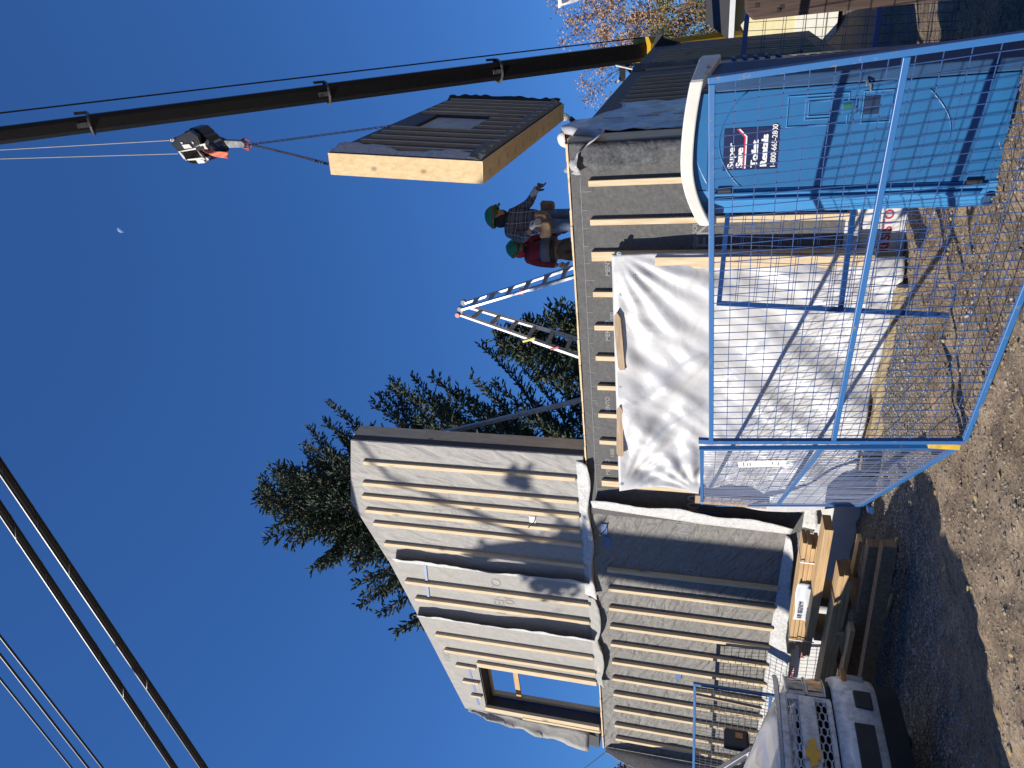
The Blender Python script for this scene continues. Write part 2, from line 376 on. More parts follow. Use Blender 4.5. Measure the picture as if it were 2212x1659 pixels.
def flap(name,pts,wdir,width,mt,**k): return ribbon(pts,wdir,width,**k).build(name,mt,house,smooth=True,solid=.004)
flap('membrane_flap',[(XR-.015,13.35,3.15),(XR-.015,13.6,.3)],(.35,.9,0),lambda u:.3-.1*u,FLEECED,seed=3,cdir=(1,0,0),amp=.06)
# upper wall
def wy(x,y,dy=0): q=W(x,y,Y=D); return (q.x,D+dy,q.z)
U_R=-5.37; UB=ZT+.03
g1=wy(757,950); g2=wy(757,1083); g3=wy(845,1222); g4=wy(895,1318); g5=wy(1005,1530)
s1a,s1b=seam(851,1210,1255,1263); s2a,s2b=seam(897,1322,1303,1397)
XL2=g5[0]
def ztop(x):
    P_=[(U_R,g1[2]),(g2[0],g2[2]),(g3[0],g3[2]),(g4[0],g4[2]),(g5[0],g5[2])]
    for (xa,za),(xb,zb) in zip(P_,P_[1:]):
        if xb<=x<=xa: return za+(zb-za)*(xa-x)/(xa-xb)
    return P_[-1][1]
xs1=(s1a.x+s1b.x)/2; xs2=(s2a.x+s2b.x)/2
wj0,wj1=W(1031,1441,Y=D),W(1048,1529,Y=D)
WX1=-9.98; WX0=-11.30; WZ=W(1034,1445,Y=D).z
A1=[(U_R,D,UB),(U_R,D,g1[2]),(g2[0],D,g2[2]),(xs1,D,ztop(xs1)),(xs1,D,UB)]
MB().prism(A1,(0,TH-.04,0)).build('upper_wall',MEM_U,house,bevel=.01)
A2=[(xs1-.004,D+.01,UB),(xs1-.004,D+.01,ztop(xs1)),(xs2,D+.01,ztop(xs2)),(xs2,D+.01,UB)]
MB().prism(A2,(0,TH-.05,0)).build('upper_wall',MEM_U2,house,bevel=.01)
u3=MB()
u3.prism([(xs2-.004,D,UB),(xs2-.004,D,ztop(xs2)),(WX1,D,ztop(WX1)),(WX1,D,UB)],(0,TH-.04,0))
u3.prism([(WX1-.0005,D,WZ),(WX1-.0005,D,ztop(WX1)),(WX0,D,ztop(WX0)),(WX0,D,WZ)],(0,TH-.04,0))
u3.prism([(WX0-.001,D,UB),(WX0-.001,D,ztop(WX0)),(XL2,D,ztop(XL2)),(XL2-.02,D,UB)],(0,TH-.04,0))
u3.build('upper_wall',MEM_U2,house)
# plywood end of the upper wall
MB().box(U_R+.002,U_R+.016,D+.13,D+TH-.04,UB,g1[2]+.01).build('end_panel',PLY,house)
MB().box(U_R+.001,U_R+.008,D+.01,D+.128,UB,g1[2]).build('membrane_return',mat('membrane return dark',(.07,.07,.075),.8),house)
for zz,yy in ((4.2,D+.33),(5.2,D+.34)): MB().box(U_R+.016,U_R+.02,yy-.03,yy+.02,zz,zz+.05).build('tape_patch',mat('pale tape',(.6,.62,.64),.5),house)
# window lining, inner studs and cross piece
LIN=mat('dark window lining',(.045,.047,.052),.7)
lm=MB(); t=.02
lm.box(WX1-t,WX1-.002,D+.02,D+TH-.06,UB,WZ-.002).box(WX0+.002,WX0+t,D+.02,D+TH-.06,UB,WZ-.002).box(WX0+t,WX1-t,D+.02,D+TH-.06,WZ-t,WZ-.003)
win=lm.build('window_opening',LIN,house)
st=MB(); st.box(WX0+t+.001,WX0+.09,D+TH-.10,D+TH-.02,UB,WZ-.03).box(WX0+.09,WX1-.022,D+TH-.09,D+TH-.045,WZ-.065,WZ-.024)
st.build('stud',PINE,win)
MB().box(WX0+.09,WX1-.022,D+TH-.15,D+TH-.11,4.68,4.77).build('crosspiece',PINEX,win)
BTAPE=mat('blue tape',(.10,.17,.36),.5)
MB().box(WX0+.0205,WX0+.0225,D+.24,D+.29,UB,WZ-.08).build('blue_tape',mat('dark blue tape',(.02,.04,.16),.5),win)
# battens on the front
def batten(xc,z0,z1,wd=.064,yoff=0,mt=PINE,parent=house):
    lean=rnd(-.004,.004); y=D-.002+yoff
    b=MB().hexa([(xc-wd/2,y-.044,z0),(xc+wd/2,y-.044,z0),(xc+wd/2,y+.012,z0),(xc-wd/2,y+.012,z0),(xc-wd/2+lean,y-.044,z1),(xc+wd/2+lean,y-.044,z1),(xc+wd/2+lean,y+.012,z1),(xc-wd/2+lean,y+.012,z1)])
    return b.build('batten',mt,parent)
random.seed(11)
BW=.060
for (x,y,wd) in [(1271,397,BW),(1275,481,BW),(1278,555,.105),(1281,636,BW),(1284,708,BW),(1287,774,BW),(1290.6,837,BW),(1292.4,897,BW),(1295,955,BW),(1299,1008,BW),(1300,1043,.09)]:
    q=W(x,y,Y=D-.04); batten(q.x,.40,q.z,wd)
for (x,y) in [(1311.7,1231),(1313.9,1272),(1315.8,1314),(1317.7,1354),(1319.5,1391),(1322,1430),(1323,1466),(1325,1499),(1326,1532),(1328,1566),(1330,1595)]:
    q=W(x,y,Y=D-.028); batten(q.x,.62,q.z,.056,.0)
for (x,y,z0,wd) in [(784.5,1000,3.32,BW),(783.4,1045,3.32,BW),(782,1073.4,3.30,BW),(790,1103.6,3.30,BW),(806,1131.7,3.29,BW),(830,1175.7,3.27,BW),(875,1257.6,3.24,BW),(897,1295,3.26,BW),(940,1372,3.24,BW),(960,1406,3.22,BW),(1030,1436,3.21,.10),
    (984,1438,WZ+.04,.05),(999,1472,WZ+.04,.05),(1017,1503,WZ+.04,.05),(1048.6,1531,3.21,.095)]:
    q=W(x,y,Y=D-.04); batten(q.x,z0,q.z,wd)
batten(XL2+.06,3.21,4.6,.05)
# flaps of loose membrane along the seams
random.seed(4)
flap('membrane_flap',[(xs1-.01,D+.004,s1a.z-.02),(xs1-.02,D+.004,UB+.02)],(.9,-.42,0),lambda u:.21+.03*math.sin(u*9)+.012*math.sin(u*23),FLEECE,seed=1,nu=50,curl=.05,amp=.035)
flap('membrane_flap',[(xs2-.01,D+.004,s2a.z-.02),(xs2-.02,D+.004,UB+.0)],(.9,-.42,0),lambda u:.17+.12*u+.02*math.sin(u*11),FLEECE,seed=2,nu=50,curl=.04,amp=.035)
flap('membrane_flap',[(s3a.x-.02,D+.004,ZT-.06),((s3a.x+s3b.x)/2,D-.01,1.6),(s3b.x+.1,D-.02,.55)],(.9,-.42,0),lambda u:.24+.14*math.sin(u*3.0)+.02*math.sin(u*17),FLEECE,seed=5,nu=50,curl=.03,amp=.035)
flap('membrane_flap',[(XL+.02,D+.005,ZT-.05),(XL+.04,D+.002,.6)],(.25,-.97,0),lambda u:.12+.28*math.sin(min(1,u*1.3)*3.1),FLEECE,seed=6,nu=50,curl=.03,amp=.08)
# horizontal strip between the storeys, and the skirt under the lower left wall
flap('membrane_strip',[(-5.45,D-.006,3.30),(xs1-.2,D-.006,3.30)],(0,-.32,-1),lambda u:.17+.03*math.sin(u*14),FLEECE,seed=7,nu=60,amp=.045,curl=.01)
flap('membrane_strip',[(xs1-.25,D-.006,3.26),(xs2+.1,D-.006,3.25),(WX1,D-.006,3.22)],(0,-.4,-1),lambda u:.12+.08*abs(math.sin(u*7)),MEM_U2,seed=8,nu=60,amp=.08)
flap('membrane_skirt',[(s3b.x+.05,D-.004,.60),(-8.2,D-.004,.64),(XL,D-.004,.66)],(0,-.22,-1),lambda u:.06+.24*min(1,u*3.0)+.02*math.sin(u*31),FLEECE,seed=9,nu=90,amp=.05,curl=.03)
flap('membrane_strip',[(XR-.02,D-.002,.42),(XS+.1,D-.004,.42)],(0,-.15,-1),lambda u:.15+.02*math.sin(u*20),FLEECE,seed=10,nu=60,amp=.06)
# dark fleece and corner flap at the right corner
flap('corner_flap',[(XR+.004,D-.004,3.12),(XR+.004,D-.006,1.0)],(-1,-.22,0),lambda u:.10+.16*min(1,u*8)+.04*math.sin(u*6+1),FLEECED,seed=12,nu=50,curl=-.05,amp=.10)
# left end stuff: membrane hanging at the end of the upper wall
flap('membrane_flap',[(XL2+.02,D,ztop(XL2)-.06),(XL2-.02,D,3.4)],(-.8,-.3,0),lambda u:.05+.34*u,MEM_U2,seed=13,nu=30,curl=.02,amp=.08)
MB().hexa([(XL2-.55,D+.05,3.25),(XL2-.06,D+.05,3.25),(XL2-.06,D+.36,3.25),(XL2-.55,D+.36,3.25),(XL2-.08,D+.05,5.0),(XL2-.05,D+.05,5.0),(XL2-.05,D+.36,5.0),(XL2-.08,D+.36,5.0)]).build('membrane_wing',mat('dark wing sheet',(.06,.062,.066),.8),house)
# prints on the membranes
def fprint(s,x,y,h,mt,bold=.002,sx=1,nm='printed_lettering',dy=.0):
    q=W(x,y,Y=D); return text(s,(q.x,D-.0016-dy,q.z),h,mt,house,name=nm,bold=bold,sx=sx,ext=.0003)
for y in (560,700,860,990): fprint('MENTO',1318,y+36,.055,PRINT_D,sx=1.0)
for y in (700,990): fprint('1000',1327,y-2,.05,PRINT_D)
def frame(x,y,w_,h_,mt,t=.02,dy=0):
    q=W(x,y,Y=D); m_=MB(); y0=D-.004-dy
    m_.box(q.x,q.x+w_,y0,y0+.003,q.z,q.z+t).box(q.x,q.x+w_,y0,y0+.003,q.z+h_-t,q.z+h_).box(q.x,q.x+t,y0,y0+.003,q.z+t,q.z+h_-t).box(q.x+w_-t,q.x+w_,y0,y0+.003,q.z+t,q.z+h_-t)
    m_.build('print_frame',mt,house)
fprint('pro clima SOLITEX',1504,560,.05,PRINT_D)
fprint('MENTO',1536,575,.17,PRINT_D,bold=.0,sx=1.1)
fprint('MENTO',1486,1196,.17,PRINT_S,bold=.0,sx=1.1,dy=-.011)
fprint('1000',1510,1130,.17,PRINT_D,bold=.0)
for (x,y) in [(862,1222),(905,1352)]: pass
fprint('1000',1500,1282,.17,PRINT_S,bold=.0,dy=-.011); frame(1508,1288,.60,.26,PRINT_S,dy=-.013)
PRU=mat('print upper',(.29,.285,.27),.8,var=.08)
fprint('1000',1062,1170,.16,PRU,bold=.0); fprint('MENTO',965,1150,.16,PRU,bold=.0); fprint('MENTO',1000,1060+76,.16,PRU,bold=.0)
fprint('MENTO',1092,1330,.17,PRU,bold=.0,dy=-.008); fprint('1000',1113,1320,.17,PRU,bold=.0,dy=-.008)
fprint('1000',975,1432,.13,PRU,bold=.0)
rl=MB(); a_=W(1262,400,Y=D); 
zl=3.04
rl.box(XS+.2,XR-.35,D-.003,D-.0005,zl,zl+.006)
x=XR-.5; i=0
while x>XS+.3: rl.box(x,x+.006,D-.003,D-.0005,zl-(.06 if i%5 else .11),zl); x-=.2; i+=1
rl.build('printed_ruler_line',PRINT_D,house)
# tie pins and tape
TIEM=mat('black cable tie',(.02,.02,.02),.5); WT=mat('white tape',(.75,.76,.78),.5)
for (x,y,mt) in [(1150,1127,WT),(1304,1143,BTAPE),(1312,1170,BTAPE),(1465,1458,BTAPE)]:
    q=W(x,y,Y=D); MB().box(q.x-.10,q.x+.10,D-.005,D-.003,q.z-.05,q.z+.04).build('tape_patch',mt,house)
for (x,y) in [(1150,1127),(1304,1143)]:
    q=W(x,y,Y=D); MB().tube([(q.x,D,q.z-.03),(q.x+.01,D-.14,q.z+.03)],.007,6).build('bolt',TIEM,house)
m_=MB()
for (x0,y0,x1,y1) in [(918,1221,926,1296),(1010,1432,1034,1523)]:
    a_=W(x0,y0,Y=D);b_=W(x1,y1,Y=D); MB().beam((a_.x,D-.002,a_.z),(b_.x,D-.002,b_.z),.004,.045,V((0,0,1))).build('blue_tape',BTAPE,house)
# text on the foundation wrap
def wprint(s,x,y,h): q=W(x,y,Y=D+.03); text(s,(q.x,D+.028,q.z),h,RED,house,name='printed_lettering',bold=.003)
wprint('RESISTO',1916,545,.085); wprint('RESISTO',1712,1476,.075); wprint('RESISTO',1737,1422,.075); wprint('TO',1747,1106,.085); wprint('RESISTO',1748,1163,.08); wprint('RESISTO',1850,500,.085)
MB().box(-8.05,-8.03,D+.026,D+.031,-.2,.48).build('wrap_seam',mat('seam shadow line',(.2,.2,.2),.8),house)
adopt(house)
# plastic sheet hung over the corner
PLASTIC=cloth('plastic sheet',(.38,.36,.36),(.58,.58,.60),.03,(1,1,1),2.5,mott=5,rough=.22)
PLASTIC.node_tree.nodes['Principled BSDF'].inputs['Alpha'].default_value=.8
def pf(u,v):
    z=3.34-u*2.9; y=7.62+v*(1.55+.35*u)
    zt=3.2+.25*math.sin(v*5+.6)*(.4+v)-.1*v
    z=zt+(0.3-zt)*u
    return V((XR+.02+.05*abs(noise.noise(V((y*2.2,z*.8,1))))+.03*noise.noise(V((y*6,z*5,2)))+.05*(1-u)*v,y,z))
ps=thing('plastic_sheet','clear printed plastic sheet draped over the shaded side wall at the near corner','plastic sheet',(XR,8.4,.3))
MB().grid(pf,40,30).build('sheet',PLASTIC,ps,smooth=True,solid=.003)
def pf2(u,v):
    return V((XR-.30+.40*v+.04*noise.noise(V((u*5,v*5,1))),7.12+.5*u+.03*math.sin(v*20),3.22+.14*math.sin(u*4+v*3)-.25*(1-u)*(v)-.2*(1-u)))
MB().grid(pf2,14,14).build('loose_top',PLASTIC,ps,smooth=True,solid=.003)
for i in range(4): 
    text('super-six',(XR+.105,7.95,2.9-.38*i),.045,mat('grey ink',(.08,.08,.09),.6),ps,xd=V((0,-.12,-1)),yd=V((0,1,0)),name='printed_lettering')
adopt(ps)
# ---------------- tarp over the garage opening ----------------
TARP=cloth('white woven tarp',(.53,.53,.54),(.63,.63,.63),.03,(1,1,1),2.2,(0,math.radians(35),0),mott=4,rough=.38,fine=.18,det=5)
tp_=thing('tarp','crumpled white tarp nailed over the garage opening','tarp',(-4.2,7.05,-.05))
tx0,tx1=W(1336,1047,Y=7.1).x,W(1328,548,Y=7.1).x
def tf(u,v):
    x=tx0+(tx1-tx0)*u; z=2.71-v*2.76
    # gathers that fan out from the upper corners plus long diagonal folds
    d=noise.noise(V((x*1.1+z*.9,z*.35-x*.3,1)))*.10
    dl=x-tx0; 
    ang=math.atan2(max(.01,2.71-z),dl+.05); rr=math.hypot(dl,2.71-z)
    d+=.035*math.sin(ang*26+noise.noise(V((x,z,3)))*2)*min(1,rr)*math.exp(-rr*.9)
    ax_=tx1-x; an2=math.atan2(max(.01,2.71-z),ax_+.05); r2=math.hypot(ax_,2.71-z)
    d+=.03*math.sin(an2*22)*min(1,r2*2)*math.exp(-r2*.8)
    q=noise.noise(V(((x+z)*1.9,(z-x)*.55,7))); d+=.06*(abs(q)**.6)*(1 if q>0 else -1)
    # the pull to the lower left tie point
    r3=math.hypot(x-(tx0+.1),z-1.75); a3=math.atan2(z-1.75,x-tx0); d+=.045*math.sin(a3*13)*math.exp(-r3*1.3)*min(1,r3*3)
    pp=.8*x-.6*z; tt=-.6*x-.8*z; d+=noise.noise(V((pp*2.7,tt*.45,11)))*.085+noise.noise(V((pp*7,tt*.9,12)))*.022
    e=min(1,v*12)*min(1,u*14)*min(1,(1-u)*14); d*=e
    pull=.18*math.exp(-((z-1.75)/.55)**2)*0
    xx=x + (1-u)**6*(-.05+.12*math.sin(v*7)) + (.03*math.sin(v*5))*u**8
    zz=z + (v**10)*(-.02+.05*math.sin(u*5)) - (1-u)**4*v*.0
    return V((xx,7.05-d*1.15-.03*v-.05*abs(noise.noise(V((x*.55-z*.8,z*.3,4)))),zz))
MB().grid(tf,150,120).build('sheet',TARP,tp_,smooth=True,solid=.003)
MB().box(tx0,tx1,7.062,7.10,2.70,2.72).build('top_hem',TARP,tp_)
# frame timbers behind the tarp edge
MB().box(tx1-.13,tx1-.005,7.072,7.198,.1,2.70).build('frame_timber',PINE,tp_)
MB().box(tx0-.02,tx0+.06,7.072,7.198,.1,2.70).build('frame_timber',PINE,tp_)
q0=W(1415,553,Y=7.0)
MB().box(tx1-.13,tx1-.01,6.99,7.035,.15,q0.z).build('edge_board',PINE,tp_)
MB().box(tx0-.06,tx0+.06,6.93,6.965,.9,1.75).build('edge_board',PINED,tp_)
for (x0,y0,x1,y1) in [(1330,672,1338,796),(1336.6,874,1335,982)]:
    a_=W(x0,y0,Y=7.02);b_=W(x1,y1,Y=7.02); dz=-.035
    pl=[(a_.x,0,a_.z+.02+dz),(a_.x-.07,0,a_.z+.055+dz),(b_.x+.05,0,b_.z+.05+dz),(b_.x,0,b_.z+.03+dz),(b_.x,0,b_.z-.035+dz),(a_.x-.07,0,a_.z-.02+dz)]
    MB().prism([(p[0],6.985,p[2]) for p in pl],(0,.03,0)).build('lath',PINED,tp_)
WSH=mat('grey washer',(.25,.32,.36),.4,.6)
for (x,y) in [(1330,551),(1333,638),(1333,839),(1337,1049),(1911,702)]:
    q=W(x,y,Y=7.0); MB().tube([(q.x,7.05,q.z-.03),(q.x,7.028,q.z-.03)],.026,12).tube([(q.x,7.03,q.z-.03),(q.x,7.02,q.z-.03)],.011,8).build('screw_washer',WSH,tp_)
adopt(tp_)
sl=thing('sill_timber','treated lumber sill lying along the ground under the tarp','timber',(-3.8,6.98,-.15))
a_=W(1921,680,Y=6.92);b_=W(1870,944,Y=6.92)
MB().box(b_.x-.5,a_.x+.3,6.90,7.04,-.22,-.075).build('sill',TREATED,sl,bevel=.006)
MB().box(b_.x-.55,a_.x+.35,7.045,7.15,-.35,-.03).build('backing_board',TREATED,sl)
adopt(sl)

# ---------------- fence panels ----------------
def fence(label,TL,TR,BR,BL,nv,nh,mid=.5,wmat=None,fm=None,fr=.034,wr=.003,pairs=False,group=None,feet=True,wav=.0022):
    fm=fm or BLUE; wmat=wmat or WIREM
    TL,TR,BR,BL=map(V,(TL,TR,BR,BL)); base=(BL+BR)/2
    root=thing('fence_panel',label,'fence panel',base,group)
    nrm=(BR-BL).cross(TL-BL).normalized()
    f=MB(); e=(BR-BL).normalized(); up=(TL-BL).normalized()
    f.beam(BL-up*.0,TL+up*.02,fr,fr,e).build('frame_post',fm,root,bevel=.003); MB().beam(BR,TR+up*.02,fr,fr,e).build('frame_post',fm,root,bevel=.003)
    MB().beam(TL+e*fr*.55,TR-e*fr*.55,fr,fr*.96,up).build('rail',fm,root,bevel=.003); MB().beam(BL+e*fr*.55,BR-e*fr*.55,fr,fr*.96,up).build('rail',fm,root,bevel=.003)
    def q(u,v): return BL.lerp(BR,u).lerp(TL.lerp(TR,u),v)
    m_=MB(); m_.beam(q(0,mid)+e*fr*.55,q(1,mid)-e*fr*.55,fr,fr*.96,up); m_.build('mid_rail',fm,root,bevel=.003)
    w_=MB(); rr=random.Random(hash(label)%1000)
    H=(TL-BL).length; Ln=(BR-BL).length
    def wire(a,b,off):
        k=7; pts=[]; ph=rr.uniform(0,6)
        for i in range(k+1):
            t=i/k; p=a.lerp(b,t)+nrm*(off+rr.gauss(0,wav))+(b-a).cross(nrm).normalized()*rr.gauss(0,wav*.7); pts.append(p)
        w_.tube(pts,wr,4,cap=False)
    for i in range(1,nv): wire(q(i/nv,0),q(i/nv,1),wr*2)
    for j in range(1,nh):
        if abs(j/nh-mid)<.02: continue
        wire(q(0,j/nh),q(1,j/nh),0)
        if pairs: wire(q(0,(j+.13)/nh),q(1,(j+.13)/nh),0)
    w_.build('wire_mesh',wmat,root,fix=False)
    return root,q
random.seed(3)
BL=W(2083,953,Z=.02); BR=W(2441,43,Z=.02)
pn=(BR-BL).cross(V((0,0,1))).normalized()
TL=W(1536,953,p=BL,n=pn); TR=W(1538,172,p=BL,n=pn)
nA,qA=fence('near blue mesh fence panel standing across the front of the portable toilet',TL,TR,BR,BL,44,15,mid=.49)
MB().beam(TL+V((0,0,.09)),TL+V((0,0,-.02)),.036,.036).build('post_top',BLUE,nA)
adopt(nA)
# second panel folding back towards the wall
b0=W(2068,965,Z=.03); t0=W(1509,967,p=b0,n=pn)
b1=W(1860,1091,Z=-.0); 
n2=(b1-b0).cross(V((0,0,1))).normalized(); t0=W(1516,968,p=b0,n=n2); t1=W(1516,1091,p=b0,n=n2)
nB,qB=fence('blue mesh fence panel running back to the wall with a white tag tied on it',t1,t0,b0,b1,46,15,mid=.48)
YEL=mat('yellow paint',(.62,.40,.03),.5,var=.3,sc=20)
MB().beam(b0+V((.03,-.03,.0)),b0+V((.03,-.03,.19)),.045,.045).build('yellow_clamp',YEL,nB,bevel=.004)
q=qB(.18,.03); MB().beam(b1+V((-.02,0,-.08)),b1+V((.1,-.2,-.05)),.06,.05).build('foot',BLUE2,nB)
h1=t1+V((0,0,.0)); MB().tube([t1,t1+V((-.0,0,.03)),t1+V((-.09,-.02,.03)),t1+V((-.09,-.02,-.24))],.012,6).build('coupling_hook',BLUE2,nB)
adopt(nB)
tg=thing('site_tag','white printed plastic tag zip tied to the folded back fence panel','tag',qB(.45,.7))
ta,tb,tcn,td=[W(x,y,p=b0,n=n2)-n2.normalized()*(.02 if n2.y>0 else -.02) for x,y in ((1595,992),(1697,1005),(1694,989),(1597,1006))]
c0=W(1593,992,p=b0,n=n2); c1=W(1596,1005,p=b0,n=n2); c2=W(1697,1002,p=b0,n=n2); c3=W(1700,989,p=b0,n=n2)
of=n2*(-.02 if n2.y>0 else .02)
MB().prism([c0+of,c1+of,c2+of,c3+of],of*.06).build('card',mat('white card',(.8,.8,.8),.4,var=.03),tg)
INK=mat('card ink',(.08,.08,.09),.6)
m_=MB()
for k,(a0,a1) in enumerate([(.16,.84),(.3,.7),(.25,.75),(.2,.6),(.3,.8)]):
    f_=[.12,.20,.26,.72,.84][k]; A=c0.lerp(c3,f_).lerp(c1.lerp(c2,f_),a0)+of*1.12;B_=c0.lerp(c3,f_).lerp(c1.lerp(c2,f_),a1)+of*1.12
    m_.beam(A,B_,.006,.002,of)
m_.build('printed_lines',INK,tg)
MB().tube([c0+of,c0+V((-.02,0,.05)),c0+V((.04,0,.03))],.003,5).tube([c2+of,c2+V((-.1,0,-.02))],.003,5).build('zip_tie',WT,tg)
adopt(tg)
# panel behind the toilet
cb=W(2058,682,Z=-.19); ct=W(1553,655,Y=cb.y+.03)
cT2=W(1620,-25,Y=7.0); dirc=(cT2-ct); cT2=ct+dirc.normalized()*2.9
cB2=cT2+(cb-ct)+V((0,0,-.12))
nC,qC=fence('blue fence panel leaning behind the portable toilet in front of the tarp',ct,cT2,cB2,cb,40,12,mid=.46,wmat=WIREB,fm=BLUE2,fr=.042,pairs=True)
adopt(nC)
# panel leaning on the wall behind the pickup
dT=W(1501,1477,Y=6.75); dB=W(1700,1507,Y=6.6); dT2=W(1498,1700,Y=6.8); dB2=dT2+(dB-dT)
dB=V((dB.x,dB.y,dB.z-.55)); dB2=V((dB2.x,dB2.y,dB2.z-.55))
nD,qD=fence('blue fence panel leaning against the wall behind the pickup hood',dT2,dT,dB,dB2,34,20,mid=.42,wmat=mat('galvanised wire',(.18,.19,.2),.4,.6),fr=.04,wr=.0035,wav=.006)
adopt(nD)
bd=thing('loose_board','rough pine board standing against the leaning fence panel behind the pickup','board',W(1643,1527,Y=6.62))
MB().beam(W(1504,1500,Y=6.6),W(1645,1530,Y=6.55),.035,.14,V((1,-.6,0))).build('plank',PINED,bd)
adopt(bd)

# ---------------- portable toilet ----------------
TX,TY,TZ=-1.575,5.165,-.12; yaw=math.radians(4.4)
toil=thing('portable_toilet','blue portable toilet with white arched roof behind the fence','portable toilet',(TX,TY,TZ),rz=yaw)
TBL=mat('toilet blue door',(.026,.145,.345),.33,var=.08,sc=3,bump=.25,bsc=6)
TBF=mat('toilet blue lit',(.05,.23,.50),.36,var=.08,sc=4,bump=.2,bsc=8)  # lighter copy of the blue, sunlight put into the colour
TBS=mat('toilet blue shaded',(.03,.085,.19),.5,var=.15,sc=4,bump=.3,bsc=9)  # darker copy of the blue, shade of the turned-away side put into the colour
TWH=mat('toilet white roof',(.74,.73,.66),.5,var=.08,sc=5,bump=.2,bsc=10)
TGR=mat('toilet grey base',(.20,.195,.18),.8,var=.25,sc=9)
Wd,Dp,Hb=1.03,1.05,1.86   # body
ch=.13
def oct_(x0,x1,y0,y1,c,z): return [(x0+c,y0,z),(x1-c,y0,z),(x1,y0+c,z),(x1,y1-c,z),(x1-c,y1,z),(x0+c,y1,z),(x0,y1-c,z),(x0,y0+c,z)]
b=MB(); P0=oct_(0,Wd,0,Dp,ch,0); P1=oct_(.0,Wd-.0,.0,Dp,ch,Hb)
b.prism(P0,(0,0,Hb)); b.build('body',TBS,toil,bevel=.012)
# front frame: left jamb coloured as sunlit, right jamb coloured as shaded
m_=MB()
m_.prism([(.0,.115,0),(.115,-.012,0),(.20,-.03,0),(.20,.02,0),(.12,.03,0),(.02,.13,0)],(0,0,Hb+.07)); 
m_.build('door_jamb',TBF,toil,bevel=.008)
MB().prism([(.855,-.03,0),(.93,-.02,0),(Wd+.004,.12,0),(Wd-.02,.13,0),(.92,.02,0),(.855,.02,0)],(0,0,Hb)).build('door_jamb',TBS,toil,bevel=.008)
MB().tube([(.125,-.03,.12),(.125,-.03,Hb-.05)],.014,8).tube([(.17,-.043,.1),(.17,-.043,Hb-.05)],.012,8).build('jamb_rib',TBF,toil)
door=MB()
door.box(.205,.85,-.035,-.006,.03,Hb-.0)
arc=[(.205+ .645*i/12, Hb-.03+.13*math.sin(math.pi*(i/12*.94+.03))) for i in range(13)]
door.prism([(.205,-.034,Hb-.001)]+[(x,-.034,z) for x,z in arc]+[(.85,-.034,Hb-.001)],(0,.028,0))
dr=door.build('door',TBL,toil,bevel=.006)
rel=MB()
def rrect(m_,x0,x1,z0,z1,t=.008,y=-.037,d=.006):
    m_.box(x0,x1,y-d,y,z0,z0+t).box(x0,x1,y-d,y,z1-t,z1).box(x0,x0+t,y-d,y,z0+t,z1-t).box(x1-t,x1,y-d,y,z0+t,z1-t)
rrect(rel,.60,.80,.98,1.36); rrect(rel,.64,.78,1.06,1.25); rrect(rel,.66,.76,1.08,1.23)
rrect(rel,.60,.80,.72,.90); rel.build('moulded_relief',TBF,dr,bevel=.003)
ar=MB(); pts=[]
for i in range(25):
    u=i/24; pts.append((.215+.63*u,-.036,1.62+.17*math.sin(math.pi*u)**.8))
ar.tube(pts,.005,6); 
ar.build('moulded_line',TBL,dr,smooth=True); ar=MB(); ar.tube([(.25+.02*i,-.036,.52-.16*math.sin(math.pi*i/27)) for i in range(28)],.005,6); ar.build('moulded_line',TBL,dr,smooth=True)
MB().box(.655,.765,-.040,-.034,.80,.905).build('latch_recess',mat('recess navy',(.01,.03,.09),.5),dr)
MB().box(.665,.75,-.045,-.035,.93,1.02).build('lock_plate',TBL,dr,bevel=.004)
MB().box(.695,.735,-.047,-.044,.965,1.012).build('lock_indicator',mat('green indicator',(.02,.12,.09),.15,var=.4),dr)
MB().tube([(.70,-.045,.945),(.70,-.052,.945)],.010,10).build('lock_screw',mat('steel screw',(.4,.4,.4),.3,.9),dr)
hk=MB(); hk.tube([(.80,-.04,.86),(.84,-.055,.87),(.86,-.05,.90),(.83,-.055,.89)],.006,6); hk.build('hasp',mat('steel hasp',(.45,.42,.36),.35,.8),dr)
for z in (1.74,.17): MB().tube([(.20,-.04,z-.045),(.20,-.04,z+.045)],.02,10).build('hinge',mat('hinge metal',(.10,.10,.10),.4,.7),toil)
# roof: arched front with overhanging lip
def roofz(x): return 2.05-(.15*((.42-x)/.47)**2 if x<.42 else .05*((x-.42)/.5)**2)
rx=[-.045+.985*i/24 for i in range(25)]
rf=MB()
rf.prism([(x,-.075,roofz(x)) for x in rx]+[(x,-.075,roofz(x)-.088) for x in reversed(rx)],(0,.07,0))
rf.prism([(.94,-.074,1.91),(.94,-.074,1.995),(1.075,.10,1.945),(1.075,.10,1.80)],(-.06,.05,0))
rf.prism([(-.045,-.074,1.815),(-.045,-.074,1.90),(-.075,.06,1.87),(-.075,.06,1.78)],(.06,.03,0))
rf.build('roof_lip',TWH,toil,bevel=.01)
rb=MB()
rb.prism([(x,-.004,roofz(x)-.002) for x in rx]+[(x,-.004,roofz(x)-.07) for x in reversed(rx)],(0,Dp+.02,0))
rb.build('roof',TWH,toil,bevel=.01)
MB().prism([(1.02,.11,1.80),(1.072,.11,1.80),(1.072,.11,1.945),(.93,.11,1.99),(.93,.11,1.9)],(0,Dp-.1,0)).build('roof_edge',TWH,toil,bevel=.01)
MB().box(.205,.85,-.03,.02,Hb+.002,1.96).build('head_frame',TBL,toil)
for z in (1.80,): 
    MB().tube([(.98,-.026,1.89),(.984,-.034,1.89)],.012,10).tube([(1.02,.026,1.88),(1.024,.018,1.88)],.012,10).build('bolt',mat('roof bolt',(.3,.3,.28),.4,.8),toil)
